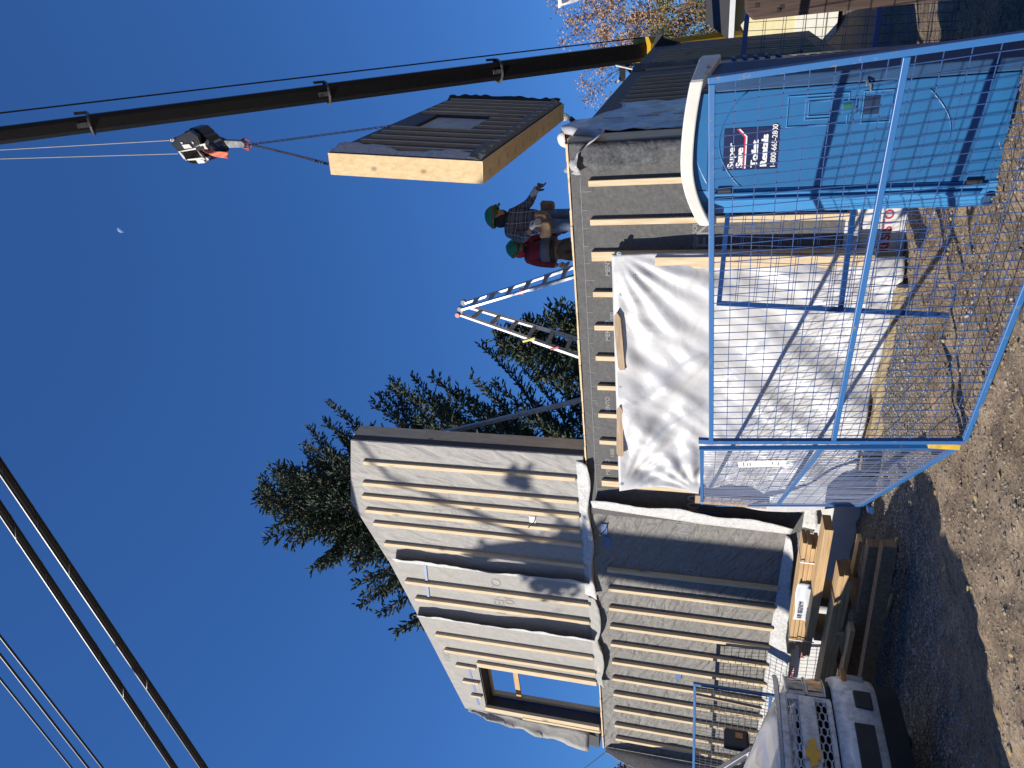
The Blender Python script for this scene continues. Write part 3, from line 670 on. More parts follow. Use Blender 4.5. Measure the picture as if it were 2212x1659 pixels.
# vents on the right side
v=MB()
for i in range(5): v.tube([(Wd+.004,.30,1.70-.075*i),(Wd+.02,.42,1.715-.075*i),(Wd+.004,.60,1.70-.075*i)],[.008,.016,.008],8)
v.build('vent_louvres',TBS,toil,smooth=True)
STK=mat('sticker navy',(.012,.02,.075),.35,var=.1); SW=mat('sticker white',(.8,.8,.8),.4,var=.02); SR=mat('sticker red',(.62,.02,.07),.4,var=.05)
sd2=MB().box(Wd+.001,Wd+.004,.25,.75,.95,1.32).build('side_sticker',STK,toil)
# base
MB().prism(oct_(.0,Wd,-.05,Dp+.03,.1,-.10),(0,0,.098)).build('base',TGR,toil,bevel=.01)
MB().box(.05,.2,-.06,Dp+.05,-.2,-.102).box(Wd-.2,Wd-.05,-.06,Dp+.05,-.2,-.102).build('skid',TGR,toil)
MB().tube([(.07,-.03,.07),(.07,-.045,.07)],.035,14).build('jamb_drain',TBS,toil)
# sticker with lettering
sx0,sx1,sz0,sz1=.275,.532,1.33,1.735
bpy.context.view_layer.update()
T2=toil.matrix_world
# place from the photograph: corners on the door plane
ndoor=(T2.to_3x3()@V((0,-1,0))); pdoor=T2@V((0,-.0365,0))
L2=lambda x,y: T2.inverted()@W(x,y,p=pdoor,n=ndoor)
k0,k1,k2,k3=L2(1562.5,367),L2(1563.5,280),L2(1680,365),L2(1685,271)
print('sticker',k0,k1,k2,k3, 'roofpts',L2(1512,481),L2(1471,380),L2(1491,178),'door',L2(2155,390),L2(2206,153),L2(2155,449))
x0=(k0.x+k2.x)/2; x1=(k1.x+k3.x)/2; z1=(k0.z+k1.z)/2; z0=(k2.z+k3.z)/2
stk=MB().prism([(x0,-.037,z0+.0),(x0+.03,-.037,z0-.0),(x1,-.037,z0),(x1,-.037,z1),(x0,-.037,z1)],(0,-.0025,0)).build('sticker',STK,toil)
hh=z1-z0; ww=x1-x0
def st_text(s,x,z,h,**k): 
    o=text(s,(x,-.0408,z),h,SW,stk,name='lettering',**k); return o
st_text('Super',x0+.045*ww,z0+.80*hh,.118*hh,bold=.0009,fat=.0007,sx=1.24)
st_text('Save',x0+.06*ww,z0+.645*hh,.118*hh,bold=.0006,fat=.004,sx=1.24)
st_text('Toilet',x0+.06*ww,z0+.375*hh,.118*hh,bold=.0006,fat=.004,sx=1.24)
st_text('Rentals',x0+.06*ww,z0+.205*hh,.118*hh,bold=.0006,fat=.004,sx=1.22)
st_text('1-800-665-2800',x0+.02*ww,z0+.045*hh,.095*hh,bold=.0004,fat=.0004,sx=.93)
def stripe(z,t,mt,e):
    MB().prism([(x0+.03*ww,-.0398,z0+z*hh),(x0+.80*ww,-.0398,z0+z*hh),(x0+.985*ww,-.0398,z0+(z+.135)*hh),(x0+.985*ww,-.0398,z0+(z+.135+t*1.5)*hh),(x0+(.80-.02)*ww,-.0398,z0+(z+t)*hh),(x0+.03*ww,-.0398,z0+(z+t)*hh)],(0,-.0012,0)).build('stripe',mt,stk)
stripe(.578,.025,SW,0); stripe(.607,.025,SR,0)
for i,s in enumerate(['Super','Save','Toilet','Rentals']):
    text(s,(Wd+.006,.28,1.25-.08*i),.045,SW,sd2,xd=V((0,1,0)),yd=V((0,0,1)),bold=.001,sx=1.2)

# ---------------- timber post at the right ----------------
ptx=W(1626,44,Y=4.6); pbx=W(2034,2,Y=4.6)
po=thing('timber_post','weathered dark brown timber post with pointed top at the right edge of the fence','post',(ptx.x+.09,4.68,0))
x0_=ptx.x; pw=.19
pp=[(0,0,1.6),(0,0,1.0)]
xb=x0_+(pbx.x-x0_)/(ptx.z-pbx.z)*(ptx.z+.3)
m_=MB(); zt=ptx.z
for yy in (4.6,): m_.prism([(x0_,yy,zt),(x0_+.05,yy,zt+.045),(x0_+.13,yy,zt+.05),(x0_+pw,yy,zt+.0),(xb+pw,yy,-.3),(xb,yy,-.3)],(0,.15,0))
m_.build('post',POSTM,po,bevel=.012)
SCN=mat('knot hole',(.02,.015,.012),.9)
m_=MB()
for (x,y) in [(1683,22),(1689,16),(1636,12)]: q=W(x,y,Y=4.6); m_.box(q.x-.01,q.x+.012,4.597,4.6,q.z-.012,q.z+.012)
m_.build('notch',SCN,po); adopt(po)

# ---------------- lumber ----------------
def beam_thing(name,label,cat,p0,p1,w_,h_,mt,group=None,up=V((0,0,1)),bev=.004,end=None):
    p0=V(p0);p1=V(p1); c=(p0+p1)/2; base=V((c.x,c.y,c.z-h_/2))
    o=MB().beam(p0-base,p1-base,w_,h_,up).build(name,mt,bevel=bev); o.location=base; tag(o,label,cat,group); 
    if end: 
        o.data.materials.append(end)
        t=(p1-p0).normalized()
        for p in o.data.polygons:
            if abs(p.normal.dot(t))>.9: p.material_index=1
    return o
random.seed(8)
zs=[.545,.50,.455,.41,.365,.32]
words=['topmost','second from the top','third from the top','fourth from the top','fifth from the top','lowest']
la=[-5.72,-5.70,-5.76,-5.74,-5.80,-5.66]
for i,z in enumerate(zs):
    r_=la[i]; l_=-7.55+rnd(-.1,.1)
    beam_thing('laminated_beam','laminated veneer beam, '+words[i]+' in the strapped stack by the wall','beam',(r_,6.42+rnd(-.02,.02),z-.022),(l_,6.46+rnd(-.02,.02),z-.022),  .24,.041,LVL,'laminated beams strapped in the stack',end=LVLE,bev=.002)
    
q=W(1777,1138,Y=6.1)
beam_thing('laminated_beam','thick laminated beam sticking out past the right end of the stack','beam',(q.x,6.18,q.z-.06),(-7.0,6.22,q.z-.06),.24,.088,LVL,'laminated beams strapped in the stack',end=LVLE,bev=.002)
lb=[('top laminated beam of the lower unstrapped stack',.235,-5.72),('middle laminated beam of the lower unstrapped stack',.188,-5.70),('bottom laminated beam of the lower unstrapped stack',.141,-5.78)]
for lab,z,r_ in lb:
    beam_thing('laminated_beam',lab,'beam',(r_,5.98,z-.03),(-7.9,6.02,z-.03),.24,.044,LVL,'laminated beams in the lower stack',end=LVLE,bev=.002)
for k,(r_,z,yy) in enumerate([(-5.6,.035,5.95),(-5.5,-.01,5.75)]):
    beam_thing('support_timber',['short dark support timber under the beam stacks near its middle','support timber under the left part of the beam stacks'][k],'timber',(-6.2-1.0*k,6.6,-.02),(-6.2-1.0*k,5.75,-.02),.09,.14,DARKTIM,end=None)
beam_thing('support_timber','support block holding up the back of the strapped beam stack','timber',(-6.6,6.62,.15),(-6.6,6.3,.15),.14,.24,DARKTIM)
beam_thing('support_timber','left support block under the strapped beam stack','timber',(-7.2,6.62,.15),(-7.2,6.3,.15),.14,.24,DARKTIM)
st1=thing('strap','white plastic strap round the right end of the strapped beam stack','strap',(-5.98,6.3,.27),'straps on the beam stack')
MB().box(-6.0,-5.982,6.288,6.293,.265,.553).box(-6.0,-5.982,6.294,6.585,.5475,.5515).build('band',WT,st1); adopt(st1)
st2=thing('strap','white plastic strap round the left end of the strapped beam stack','strap',(-7.3,6.3,.27),'straps on the beam stack')
MB().box(-7.32,-7.302,6.297,6.302,.265,.553).box(-7.32,-7.302,6.303,6.585,.5475,.5515).build('band',WT,st2); adopt(st2)
# longer boards in front
dk='long brown timbers on the gravel'
def LG(x,y,z): return W(x,y,Z=z)
a_=LG(1880,1181,.0); b_=LG(1839,1410,.0); dlt=(b_-a_)
e1=a_+dlt*1.9; e1.z=.0
beam_thing('long_timber','brown long timber lying on the gravel, nearer the beam stacks','timber',V((a_.x,a_.y+.06,-.05)),V((e1.x,e1.y+.06,-.03)),.13,.13,DARKTIM,dk)
a_=LG(1908,1181,-.05); b_=LG(1872,1410,-.05); e1=a_+(b_-a_)*1.9
beam_thing('long_timber','brown long timber lying on the gravel, farthest from the wall','timber',V((a_.x,a_.y+.06,-.11)),V((e1.x,e1.y+.06,-.09)),.13,.13,DARKTIM,dk)
a_=LG(1847,1160,.0)
beam_thing('board','flat pine board half buried in gravel in front of the beam stacks','board',V((a_.x,a_.y,-.05)),V((a_.x-2.4,a_.y-.12,-.02)),.14,.04,PINEX)
beam_thing('board','pine board lying along the foot of the lower beam stack','board',V((-6.3,5.72,.05)),V((-8.6,5.66,.06)),.14,.05,PINEX)
beam_thing('board','short treated block leaning on the lower beam stack','board',V((-6.52,5.80,.12)),V((-6.95,5.74,.0)),.05,.09,TREATED)
beam_thing('board','short pine offcut on the timbers next to the pickup headlight','board',V((-7.25,5.62,.12)),V((-7.6,5.5,.16)),.05,.09,TREATED)
R=random.Random(9)
for i in range(5):
    x=-5.2-.28*i; y=5.95-.12*(i%3)
    beam_thing('wood_offcut',['small splintered wood offcut, rightmost on the gravel','wood sliver lying beside the end of the long timbers','bent wood offcut by the flat board','thin wood offcut between the timber ends','wood scrap nearest the beam stacks'][i],'wood scrap',V((x,y,gz(x,y)+.02)),V((x-.22+R.uniform(-.1,.1),y+R.uniform(-.12,.12),gz(x,y)+.035)),.05,.022,PINEX,'wood scraps on the gravel')
# paper note stapled to the beams
pa=W(1717,1263,Y=6.27); 
pn_=thing('paper_note','creased white paper note with handwriting stapled on the beam stack','note',(-6.75,6.28,.3))
x0,x1=W(1735,1262,Y=6.27).x,W(1735,1341,Y=6.27).x; z1,z0=W(1718,1300,Y=6.27).z,W(1764,1300,Y=6.27).z
MB().grid(lambda u,v:V((x0+(x1-x0)*u+.01*math.sin(v*5),6.278-.012*noise.noise(V((u*4,v*3,1)))-.006,z1+(z0-z1)*v+.012*math.sin(u*6))),16,12).build('paper',mat('paper',(.62,.66,.72),.6,var=.06),pn_,smooth=True,solid=.001)
HW=mat('marker ink',(.03,.03,.06),.6)
text('18 BEAM',(x1+.03,6.262,z1-.09),.055,HW,pn_,name='handwriting'); text('INSERT',(x1+.04,6.262,z1-.18),.045,HW,pn_,name='handwriting'); text('LEVEL',(x1+.06,6.262,z1-.26),.045,HW,pn_,name='handwriting')
adopt(pn_)
# ---------------- pickup truck ----------------
tr=thing('pickup_truck','silver pickup truck with chrome honeycomb grille and gold cross emblem at the bottom left','pickup truck',(-5.78,3.78,-.34),rz=math.radians(-2.3)); tr.scale=(.93,.93,1.10)
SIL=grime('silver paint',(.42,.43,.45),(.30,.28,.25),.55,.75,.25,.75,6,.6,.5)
CHR=grime('dusty chrome',(.72,.72,.72),(.46,.44,.40),.42,.68,.28,.25,14,0,.7)
BLK=mat('black plastic',(.025,.025,.027),.5,var=.2); RUB=mat('tyre rubber',(.03,.03,.03),.85,var=.3,sc=20,bump=.6,bsc=60)
GLASS=mat('dark glass',(.02,.03,.04),.06,var=.1,coat=.5); LENS=mat('headlamp lens',(.22,.23,.24),.12,var=.3,sc=12,coat=.6,spec=.8)
AMB=mat('amber lens',(.55,.20,.04),.2,var=.2); GOLD=grime('gold emblem',(.95,.52,.07),(.45,.28,.10),.55,.7,.3,.15,30)
def fx(y): a=abs(y); return -.07*y*y-1.9*max(0,a-.70)**2
def strip(mb,z0,z1,off,ya,yb,th=.03,n=24,zc=None,s0=0,s1=0):
    vs=[];fs=[]
    for i in range(n+1):
        y=ya+(yb-ya)*i/n; x=fx(y)+off
        vs+=[(x+s0,y,z0),(x+s1,y,z1),(x+s1-th,y,z1),(x+s0-th,y,z0)]
    for i in range(n):
        for j in range(4):
            a=i*4+j;b=i*4+(j+1)%4; fs.append((a,b,b+4,a+4))
    fs+=[(3,2,1,0),(n*4,n*4+1,n*4+2,n*4+3)]
    mb.add(vs,fs)
body=MB()
def hood(u,v):
    y=-.93+1.86*v; a=abs(y)/.93; x0=fx(y)-.02
    x=x0+(-1.42-x0*0)*u
    z=1.20+.17*u-.10*a**4-.03*a**2 - .16*math.exp(-u*9)
    z+=.028*math.exp(-((abs(y)-.52)/.10)**2)*min(1,u*4)
    if a>.93: z-=.0
    return V((x,y,z))
body.grid(hood,26,34)
for s in (-1,1): # wings with a round wheel opening
    pl=[(-.35,.62),(-.30,1.07),(-1.5,1.22),(-1.5,.55),(-1.42,.55)]
    pl+=[(-.97+.47*math.cos(t),.45+.47*math.sin(t)) for t in [math.radians(180-20*i-12) for i in range(9)]]
    body.prism([(x,.93*s,z) for x,z in pl],(0,-.05*s,0))
    body.prism([(-1.5,.93*s,.42),(-1.5,.93*s,1.16),(-3.7,.94*s,1.18),(-3.7,.94*s,.42)],(0,-.06*s,0))
    body.prism([(-3.72,.96*s,.5),(-3.72,.96*s,1.2),(-5.7,.96*s,1.2),(-5.7,.96*s,.5)],(0,-.06*s,0))
# cab
body.prism([(-1.42,-.78,1.22),(-2.15,-.64,1.78),(-3.4,-.64,1.80),(-3.72,-.78,1.2)],(0,.04,0)).prism([(-1.42,.74,1.22),(-2.15,.60,1.78),(-3.4,.60,1.80),(-3.72,.74,1.2)],(0,.04,0))
body.box(-3.4,-2.15,-.64,.64,1.765,1.80)
body.box(-5.7,-5.64,-.96,.96,.5,1.2)
bo=body.build('body',SIL,tr,smooth=False)
MB().grid(hood,26,34).build('hood',mat('sunlit silver hood',(.62,.62,.62),.25,.15,var=.04,sc=3,coat=.8),tr,smooth=True,solid=.004).location=(0,0,.006)  # paler than the body paint: sunlight on the hood put into its colour
[MB().beam((-1.40,s*.80,1.28),(-2.15,s*.66,1.80),.07,.05).build('windscreen_pillar',SIL,tr,bevel=.01) for s in (-1,1)]
MB().prism([(-1.44,-.76,1.215),(-1.44,.76,1.215),(-2.12,.62,1.77),(-2.12,-.62,1.77)],(-.01,0,-.01)).build('windscreen',GLASS,tr)
MB().prism([(-1.6,.79,1.25),(-2.1,.70,1.70),(-3.3,.70,1.72),(-3.5,.79,1.25)],(0,.01,0)).build('side_window',GLASS,tr)
MB().box(-3.7,-.1,-.85,.85,.38,.46).box(-1.0,-.12,-.84,.84,.45,1.06).build('chassis',BLK,tr)
gr=MB(); strip(gr,1.10,1.15,.010,-.62,.62,.03); strip(gr,.885,1.01,.035,-.60,.60,.03,s0=.008); strip(gr,.755,.79,.015,-.60,.60,.03); 
for s in (-1,1): gr.hexa([(fx(.61)+.01,.575*s,.76),(fx(.61)+.01,.625*s,.76),(fx(.61)-.03,.625*s,.76),(fx(.61)-.03,.575*s,.76),(fx(.61)-.01,.575*s,1.14),(fx(.61)-.01,.64*s,1.14),(fx(.61)-.04,.64*s,1.14),(fx(.61)-.04,.575*s,1.14)])
gro=gr.build('grille',CHR,tr,bevel=.006)
fa=MB(); strip(fa,1.145,1.185,-.005,-.90,.90,.05); fa.build('hood_lip',SIL,tr,bevel=.01)
hx=MB()
def hexes(z0,z1,rows):
    hgt=(z1-z0)/rows; r=hgt/1.732*1.0; 
    cols=int(1.16/(1.5*r*1.95))
    for c_ in range(cols+1):
        yc=-.58+c_*1.5*r*1.95
        for k in range(-1,rows+1):
            zc=z0+hgt*(k+.5+(.5 if c_%2 else 0))
            if zc>z1 or zc<z0: continue
            pts=[]
            for j in range(6):
                t=math.radians(60*j); y=max(-.6,min(.6,yc+r*1.85*math.cos(t))); z=min(z1,max(z0,zc+r*.96*math.sin(t))); pts.append((fx(y)+.004,y,z))
            hx.tube(pts,.0062,4,closed=True)
hexes(1.012,1.098,2); hexes(.792,.883,2)
hx.build('honeycomb',CHR,gro,fix=False)
MB().box(-.09,-.075,-.6,.6,.78,1.12).build('grille_back',mat('grille void',(.004,.004,.004),.9),gro)
em=MB(); ex=fx(0)+.048
cross=[(-.125,-.028),(-.052,-.028),(-.052,-.055),(.042,-.055),(.052,-.028),(.135,-.028),(.105,.028),(.052,.028),(.052,.055),(-.042,.055),(-.052,.028),(-.155,.028)]
em.prism([(ex,-y*.95,.948-z*.95) for y,z in cross],(.018,0,0)); emo=em.build('emblem',GOLD,gro)
MB().prism([(ex-.012,-y*1.14,.948-z*1.3) for y,z in cross],(.014,0,0)).build('emblem_surround',CHR,gro)
# headlights
for s in (-1,1):
    hl=MB(); strip(hl,.80,1.085,.0,.645*s,.925*s,.04,10,s1=-.02); ho=hl.build('headlight',LENS,tr,bevel=.004)
    m_=MB(); strip(m_,.93,.945,.012,.645*s,.925*s,.03,10); strip(m_,.79,.80,.012,.645*s,.925*s,.04,10); strip(m_,1.085,1.10,.002,.645*s,.925*s,.04,10); m_.build('chrome_trim',CHR,ho)
    m_=MB(); strip(m_,.81,.92,.006,.70*s,.87*s,.03,8); m_.build('reflector',mat('amber glow reflector',(.40,.27,.16),.15,.4,var=.5,sc=10,coat=.5),ho)
    m_=MB(); strip(m_,.96,1.07,.0,.70*s,.85*s,.03,8,s1=-.01); m_.build('reflector',mat('lamp bowl',(.16,.16,.16),.1,.7,var=.5,sc=10,coat=.5),ho)
# bumper
bp=MB()
for (z0,z1,o0,o1) in [(.70,.745,.10,.07),(.62,.70,.115,.10),(.50,.62,.11,.115),(.42,.50,.07,.11)]:
    for (ya,yb) in ((-.96,-.32),(.32,.96)) if z0==.50 else ((-.96,.96),): strip(bp,z0,z1,o0,ya,yb,.05,28,s1=o1-o0)
bp=MB(); zz=[(.40,.05),(.43,.085),(.50,.108),(.60,.116),(.67,.108),(.71,.09),(.745,.05),(.745,.0)]
def bf(u,v):
    y=-.97+1.94*u; k=v*(len(zz)-1); i=min(len(zz)-2,int(k)); t=k-i; z=zz[i][0]+(zz[i+1][0]-zz[i][0])*t; o=zz[i][1]+(zz[i+1][1]-zz[i][1])*t
    return V((fx(y)+o-.9*max(0,abs(y)-.88)**1.5,y,z))
bp.grid(bf,48,14)
bpo=bp.build('bumper',CHR,tr,smooth=True)
MB().box(.09,.125,-.33,.33,.49,.63).build('plate_recess',BLK,bpo)
m_=MB()
for s in (-1,1): m_=MB(); m_.box(fx(.6)+.10,fx(.6)+.135,.60*s-.10,.60*s+.08,.47,.60); m_.build('fog_lamp_surround',BLK,bpo,bevel=.01)
MB().box(fx(.86)+.06,fx(.86)+.135,.80,.90,.49,.62).build('fog_lamp',LENS,bpo,bevel=.01)
MB().box(fx(.86)+.10,fx(.86)+.15,.80,.95,.622,.66).build('side_marker',AMB,bpo,bevel=.006)
va=MB(); strip(va,.24,.42,.03,-.88,.88,.04,24,s1=.04); va.build('valance',BLK,tr)
# wheels
def wheel(x,y):
    wl=MB(); c=V((x,y,.395)); R0=.395
    wl.tube([c+V((0,-.13,0)),c+V((0,-.11,0)),c+V((0,.11,0)),c+V((0,.13,0))],[R0-.04,R0,R0,R0-.04],40); w=wl.build('wheel',RUB,tr)
    m2=MB(); m2.tube([c+V((0,.131*(1 if y>0 else -1),0)),c+V((0,.12*(1 if y>0 else -1),0))],.25,28); 
    m2.build('rim',CHR,w)
    tr_=MB()
    for i in range(36):
        t=2*math.pi*i/36; p=c+V((math.cos(t)*R0,0,math.sin(t)*R0)); d=V((math.cos(t),0,math.sin(t)))
        for k in (-.07,.0,.07): tr_.beam(p+V((0,k-.028,0)),p+V((0,k+.028,0)),.018,.035,d)
    tr_.build('tread',RUB,w)
for x in (-.97,-4.6):
    for y in (-.80,.80): wheel(x,y)
# mirror
mr=MB(); mr.box(-1.80,-1.72,.98,1.22,1.28,1.52).build('mirror',BLK,tr,bevel=.025)
mo=bpy.data.objects['mirror']
MB().box(-1.725,-1.712,1.10,1.17,1.34,1.41).build('marker_light',AMB,mo)
MB().beam((-1.74,.86,1.25),(-1.76,1.04,1.32),.05,.06).build('mirror_arm',BLK,mo)

# ---------------- crane ----------------
CBK=mat('boom black paint',(.005,.005,.006),.42,var=.5,sc=2,stretch=(6,6,1),spec=.35); CY_=grime('crane yellow',(.55,.33,.02),(.2,.13,.05),.58,.7,.4,0,6)
STL=mat('pale crane steel',(.62,.61,.56),.5,.2,var=.15)
tip=W(-350,338,Y=9.7); bs=W(1395,112,Y=22); 
cr_=thing('crane','telescopic crane with a long black boom rising behind the building','crane',(bs.x,23.5,-.2))
bd_=(tip-bs); BLn=bd_.length; bdir=bd_.normalized(); bside=bdir.cross(V((0,0,1))).normalized(); bup=bside.cross(bdir).normalized()
def boomsec(mb,p0,p1,w0,w1,h0=1.15):
    # eight sided boom section, rounded below
    def ring(p,w_): 
        r=[]
        for k in range(14):
            t=2*math.pi*k/14+.22; cx_=math.cos(t); sy=math.sin(t)
            cx_=math.copysign(min(.5,abs(cx_)*.62),cx_)*w_; sy=math.copysign(min(.5,abs(sy)*.60),sy)*w_*h0
            r.append(p+bside*cx_+bup*sy)
        return r
    a_=ring(p0,w0);b_=ring(p1,w1)
    mb.add(a_+b_,[tuple(range(14)),tuple(range(27,13,-1))]+[(i,(i+1)%14,(i+1)%14+14,i+14) for i in range(14)])
def bpt(x,y): # nearest point on the boom axis for a picture position
    best=None
    for i in range(400):
        p=bs+bd_*(i/400); v=p-O; px=CY+FPX*v.dot(cd)/v.dot(cf)
        if best is None or abs(px-x)<best[0]: best=(abs(px-x),p,i/400)
    return best[1],best[2]
dep=lambda p:(p-O).dot(cf)
ringx=[1392,1075,707,195,-350]
for i in range(4):
    p0,_=bpt(ringx[i],0); p1,_=bpt(ringx[i+1],0); 
    w0=.49-.05*i; mb=MB(); boomsec(mb,p0,p1,w0,w0-.01); mb.build('boom_section',CBK,cr_)
for i,xx in enumerate((1075,707,195)):
    p,_=bpt(xx,0); w0=.46-.045*i; mb=MB(); mb.tube([p+ (bside*math.cos(t)+bup*math.sin(t)*1.12)*w0*.60 for t in [2*math.pi*k/18 for k in range(18)]],.032,6,closed=True)
    mb.beam(p+bup*w0*.6,p+bup*(w0*.6+.22),.04,.07,bdir).beam(p-bside*w0*.6+bup*.1,p-bside*w0*.62+bup*.1+bdir*.25,.06,.06).beam(p-bup*w0*.6,p-bup*w0*.6+bdir*.25,.05,.10,bside).beam(p+bup*w0*.6,p+bup*w0*.6+bdir*.22,.05,.08,bside)
    mb.build('boom_collar',mat('collar grey',(.10,.10,.10),.4,.4,var=.6,sc=9),cr_)
low=bs-bdir*6.0
mb=MB(); boomsec(mb,low,bs+bdir*.05,.52,.56); boomsec(mb,bs-bdir*.35,bs+bdir*.16,.80,.80); mb.build('boom_base',CY_,cr_)
mb=MB(); boomsec(mb,bs-bdir*.02,bs+bdir*.14,.66,.66); mb.build('boom_head_seal',CBK,cr_)
mb=MB(); mb.beam(low-bdir*.3,low-bdir*1.4+V((0,0,-.8)),1.2,1.3); mb.box(bs.x-1.25,bs.x+1.25,27.5,34,.7,1.7); mb.build('crane_carrier',CY_,cr_)
wh=MB()
for k in range(4):
    for s in (-1.25,.95): wh.tube([(bs.x+s,28.2+1.6*k,.3),(bs.x+s+.3,28.2+1.6*k,.3)],.5,18)
wh.build('wheels',RUB,cr_)
# winch rope along the top of the boom
mb=MB(); mb.tube([bs-bdir*1+V((.35,0,0)),bs+bdir*.2+V((.38,0,0)),bs+bd_*.5+V((.40,0,0)),tip+V((.42,0,0))],.017,5); mb.build('winch_rope',BLK,cr_)
mb=MB(); mb.tube([tip-bside*.12+bup*.1,tip+bside*.12+bup*.1],.3,20); mb.beam(tip-bdir*.4,tip+bdir*.3,.35,.45); mb.build('boom_nose',CBK,cr_)
# jib fitting and camera mast behind the wall top
Bk=lambda x,y,Y:W(x,y,Y=Y)
jb=MB(); jY=19.5
pl=[(1327,178),(1331,180),(1336,176),(1347,176),(1350,170),(1350,141),(1340,141),(1335,139),(1328,140),(1328,143),(1336,146),(1338,158),(1337,170),(1330,174)]
jb.prism([Bk(x,y,jY) for x,y in pl],(0,.12,0))
for (x0,y0,x1,y1) in [(1329,141,1400,139),(1334,142,1368,152),(1345,141,1366,150),(1350,176,1380,150),(1352,141,1362,156)]: jb.tube([Bk(x0,y0,jY+.1),Bk(x1,y1,jY+.3)],.035,6)
jb.build('jib_bracket',mat('jib black',(.02,.02,.022),.35,.3,var=.5),cr_)
jb=MB(); jb.tube([Bk(1330,141,jY-.03),Bk(1366,149,jY+.05)],.028,6).tube([Bk(1334,178,jY-.03),Bk(1337,172,jY-.03)],.035,6); jb.build('jib_plate',STL,cr_)
adopt(cr_)
# floodlight and sheet at the back corner of the side wall
fl=thing('floodlight','black box floodlight standing on the far end of the shaded side wall','floodlight',(XR-.1,17.9,ZS))
Y0=18.2
mb=MB(); mb.prism([Bk(x,y,Y0) for x,y in [(1412,104),(1412,90),(1416,82),(1424,80),(1440,84),(1470,92),(1440,100)]],(0,.25,0)); mb.build('wrap',mat('black wrap',(.02,.02,.023),.6),fl)
mb=MB(); mb.prism([Bk(x,y,Y0) for x,y in [(1416,82),(1417,72),(1433,71),(1433,81)]],(0,.3,0)).prism([Bk(x,y,Y0) for x,y in [(1421,71),(1420,63),(1429,63),(1429,71)]],(0,.25,0)); mb.build('lamp_box',BLK,fl,bevel=.01)
adopt(fl)

# hook block, sling and ropes
HY=9.7
hb=thing('hook_block','black crane hook block with pale edges hanging from two ropes','hook block',W(420,320,Y=HY))
def H(cx_,cy_): return (640+cx_*360/2212)/1.808,(480+cy_*360/2212)/1.808   # close-up crop to picture position
def HP(cx_,cy_,dy=0): x,y=H(cx_,cy_); return W(x,y,Y=HY+dy)
HBK=mat('hook block black',(.018,.018,.022),.35,.2,var=.4,sc=6)
mb=MB(); P_=[(200,470),(170,510),(340,690),(500,870),(760,890),(1000,950),(1080,890),(1130,780),(1180,600),(1240,560),(1180,480),(1110,460),(1020,350),(940,290),(930,260),(860,200),(780,130),(620,125),(595,175),(505,205),(480,250),(290,350),(240,350)]
mb.prism([HP(x,y,.05) for x,y in P_],(0,.30,0)); mb.build('block_body',HBK,hb,bevel=.015)
mb=MB(); mb.prism([HP(x,y,-.06) for x,y in [(300,340),(620,180),(800,300),(900,520),(740,600),(340,690),(200,520)]],(0,.08,0)); mb.build('side_plate',HBK,hb,bevel=.01)
mb=MB()
for a_ in [[(330,690),(760,600),(770,640),(450,690)],[(340,690),(380,690),(530,860),(480,870)],[(500,880),(930,830),(1000,880),(540,905)],[(750,600),(780,640),(930,810),(900,800)],[(430,530),(600,510),(680,600),(490,620)],[(390,460),(450,470),(440,510),(420,505)],[(660,450),(700,460),(715,510),(690,500)],[(770,900),(930,870),(995,960),(830,975)],[(845,525),(990,490),(1000,560),(1060,635),(980,625),(950,545),(870,560)],[(1000,825),(1060,850),(1080,895),(1030,895)]]:
    mb.prism([HP(x,y,-.075) for x,y in a_],(0,.03,0))
mb.build('pale_edge',STL,hb)
mb=MB(); mb.tube([HP(700,760,.0),HP(700,760,.12)],.14,20); mb.build('sheave',mat('sheave',(.05,.05,.05),.35,.5),hb)
mb=MB(); mb.tube([HP(150+25,390,-.02),HP(170,430,0),HP(215,440,.0),HP(245,400,0),HP(200,370,0)],.012,6,closed=True); mb.build('eye',STL,hb)
mb=MB(); mb.tube([HP(1120,500),HP(1200,560),HP(1280,640),HP(1380,660),HP(1480,600),HP(1500,500),HP(1460,430),HP(1380,380),HP(1350,360)],[.05,.055,.062,.065,.06,.05,.04,.03,.02],10)
mb.build('hook',HBK,hb,smooth=True)
mb=MB(); mb.prism([HP(x,y,-.03) for x,y in [(1185,440),(1340,370),(1400,400),(1230,480)]],(0,.05,0)); mb.build('safety_latch',HBK,hb)
FLG=mat('orange flag cloth',(.72,.16,.08),.7,var=.2,sc=5)
mb=MB(); mb.grid(lambda u,v:HP(930+620*u,645+ (20+125*math.sin(min(1,u*1.5)*1.6))*v+ 60*u, -.09+.04*math.sin(u*7+v*3)),16,6); mb.build('orange_flag',FLG,hb,smooth=True,solid=.004)
mb=MB(); 
for (cx_,cy_) in ((150,415),(350,735)):
    p=HP(cx_,cy_); tpz=tip.z-.1
    mb.tube([p,V((p.x+(tip.x-p.x)*.6,p.y,tpz))],.011,6)
mb.build('hoist_rope',mat('steel rope',(.16,.17,.2),.6),hb)
adopt(hb)
slg=thing('lifting_sling','black web sling and red rings under the crane hook','sling',W(490,312,Y=HY))
mb=MB(); mb.prism([HP(x,y,-.06) for x,y in [(1430,420),(1850,435),(1930,500),(1930,560),(1880,590),(1560,600),(1500,540)]],(0,.1,0)); mb.build('web_sling',mat('sling web',(.06,.06,.065),.6,var=.5,sc=8,c2=(.32,.33,.35)),slg,bevel=.01)
mb=MB(); c_=HP(1970,500); mb.tube([c_+V((.075*math.cos(t),0,.10*math.sin(t))) for t in [2*math.pi*k/16 for k in range(16)]],.012,6,closed=True); c_=HP(1980,560); mb.tube([c_+V((.06*math.cos(t),.03*math.sin(t),.06*math.sin(t))) for t in [2*math.pi*k/14 for k in range(14)]],.012,6,closed=True)
mb.build('shackle',mat('red shackle',(.45,.10,.08),.4,.3),slg)
adopt(slg)
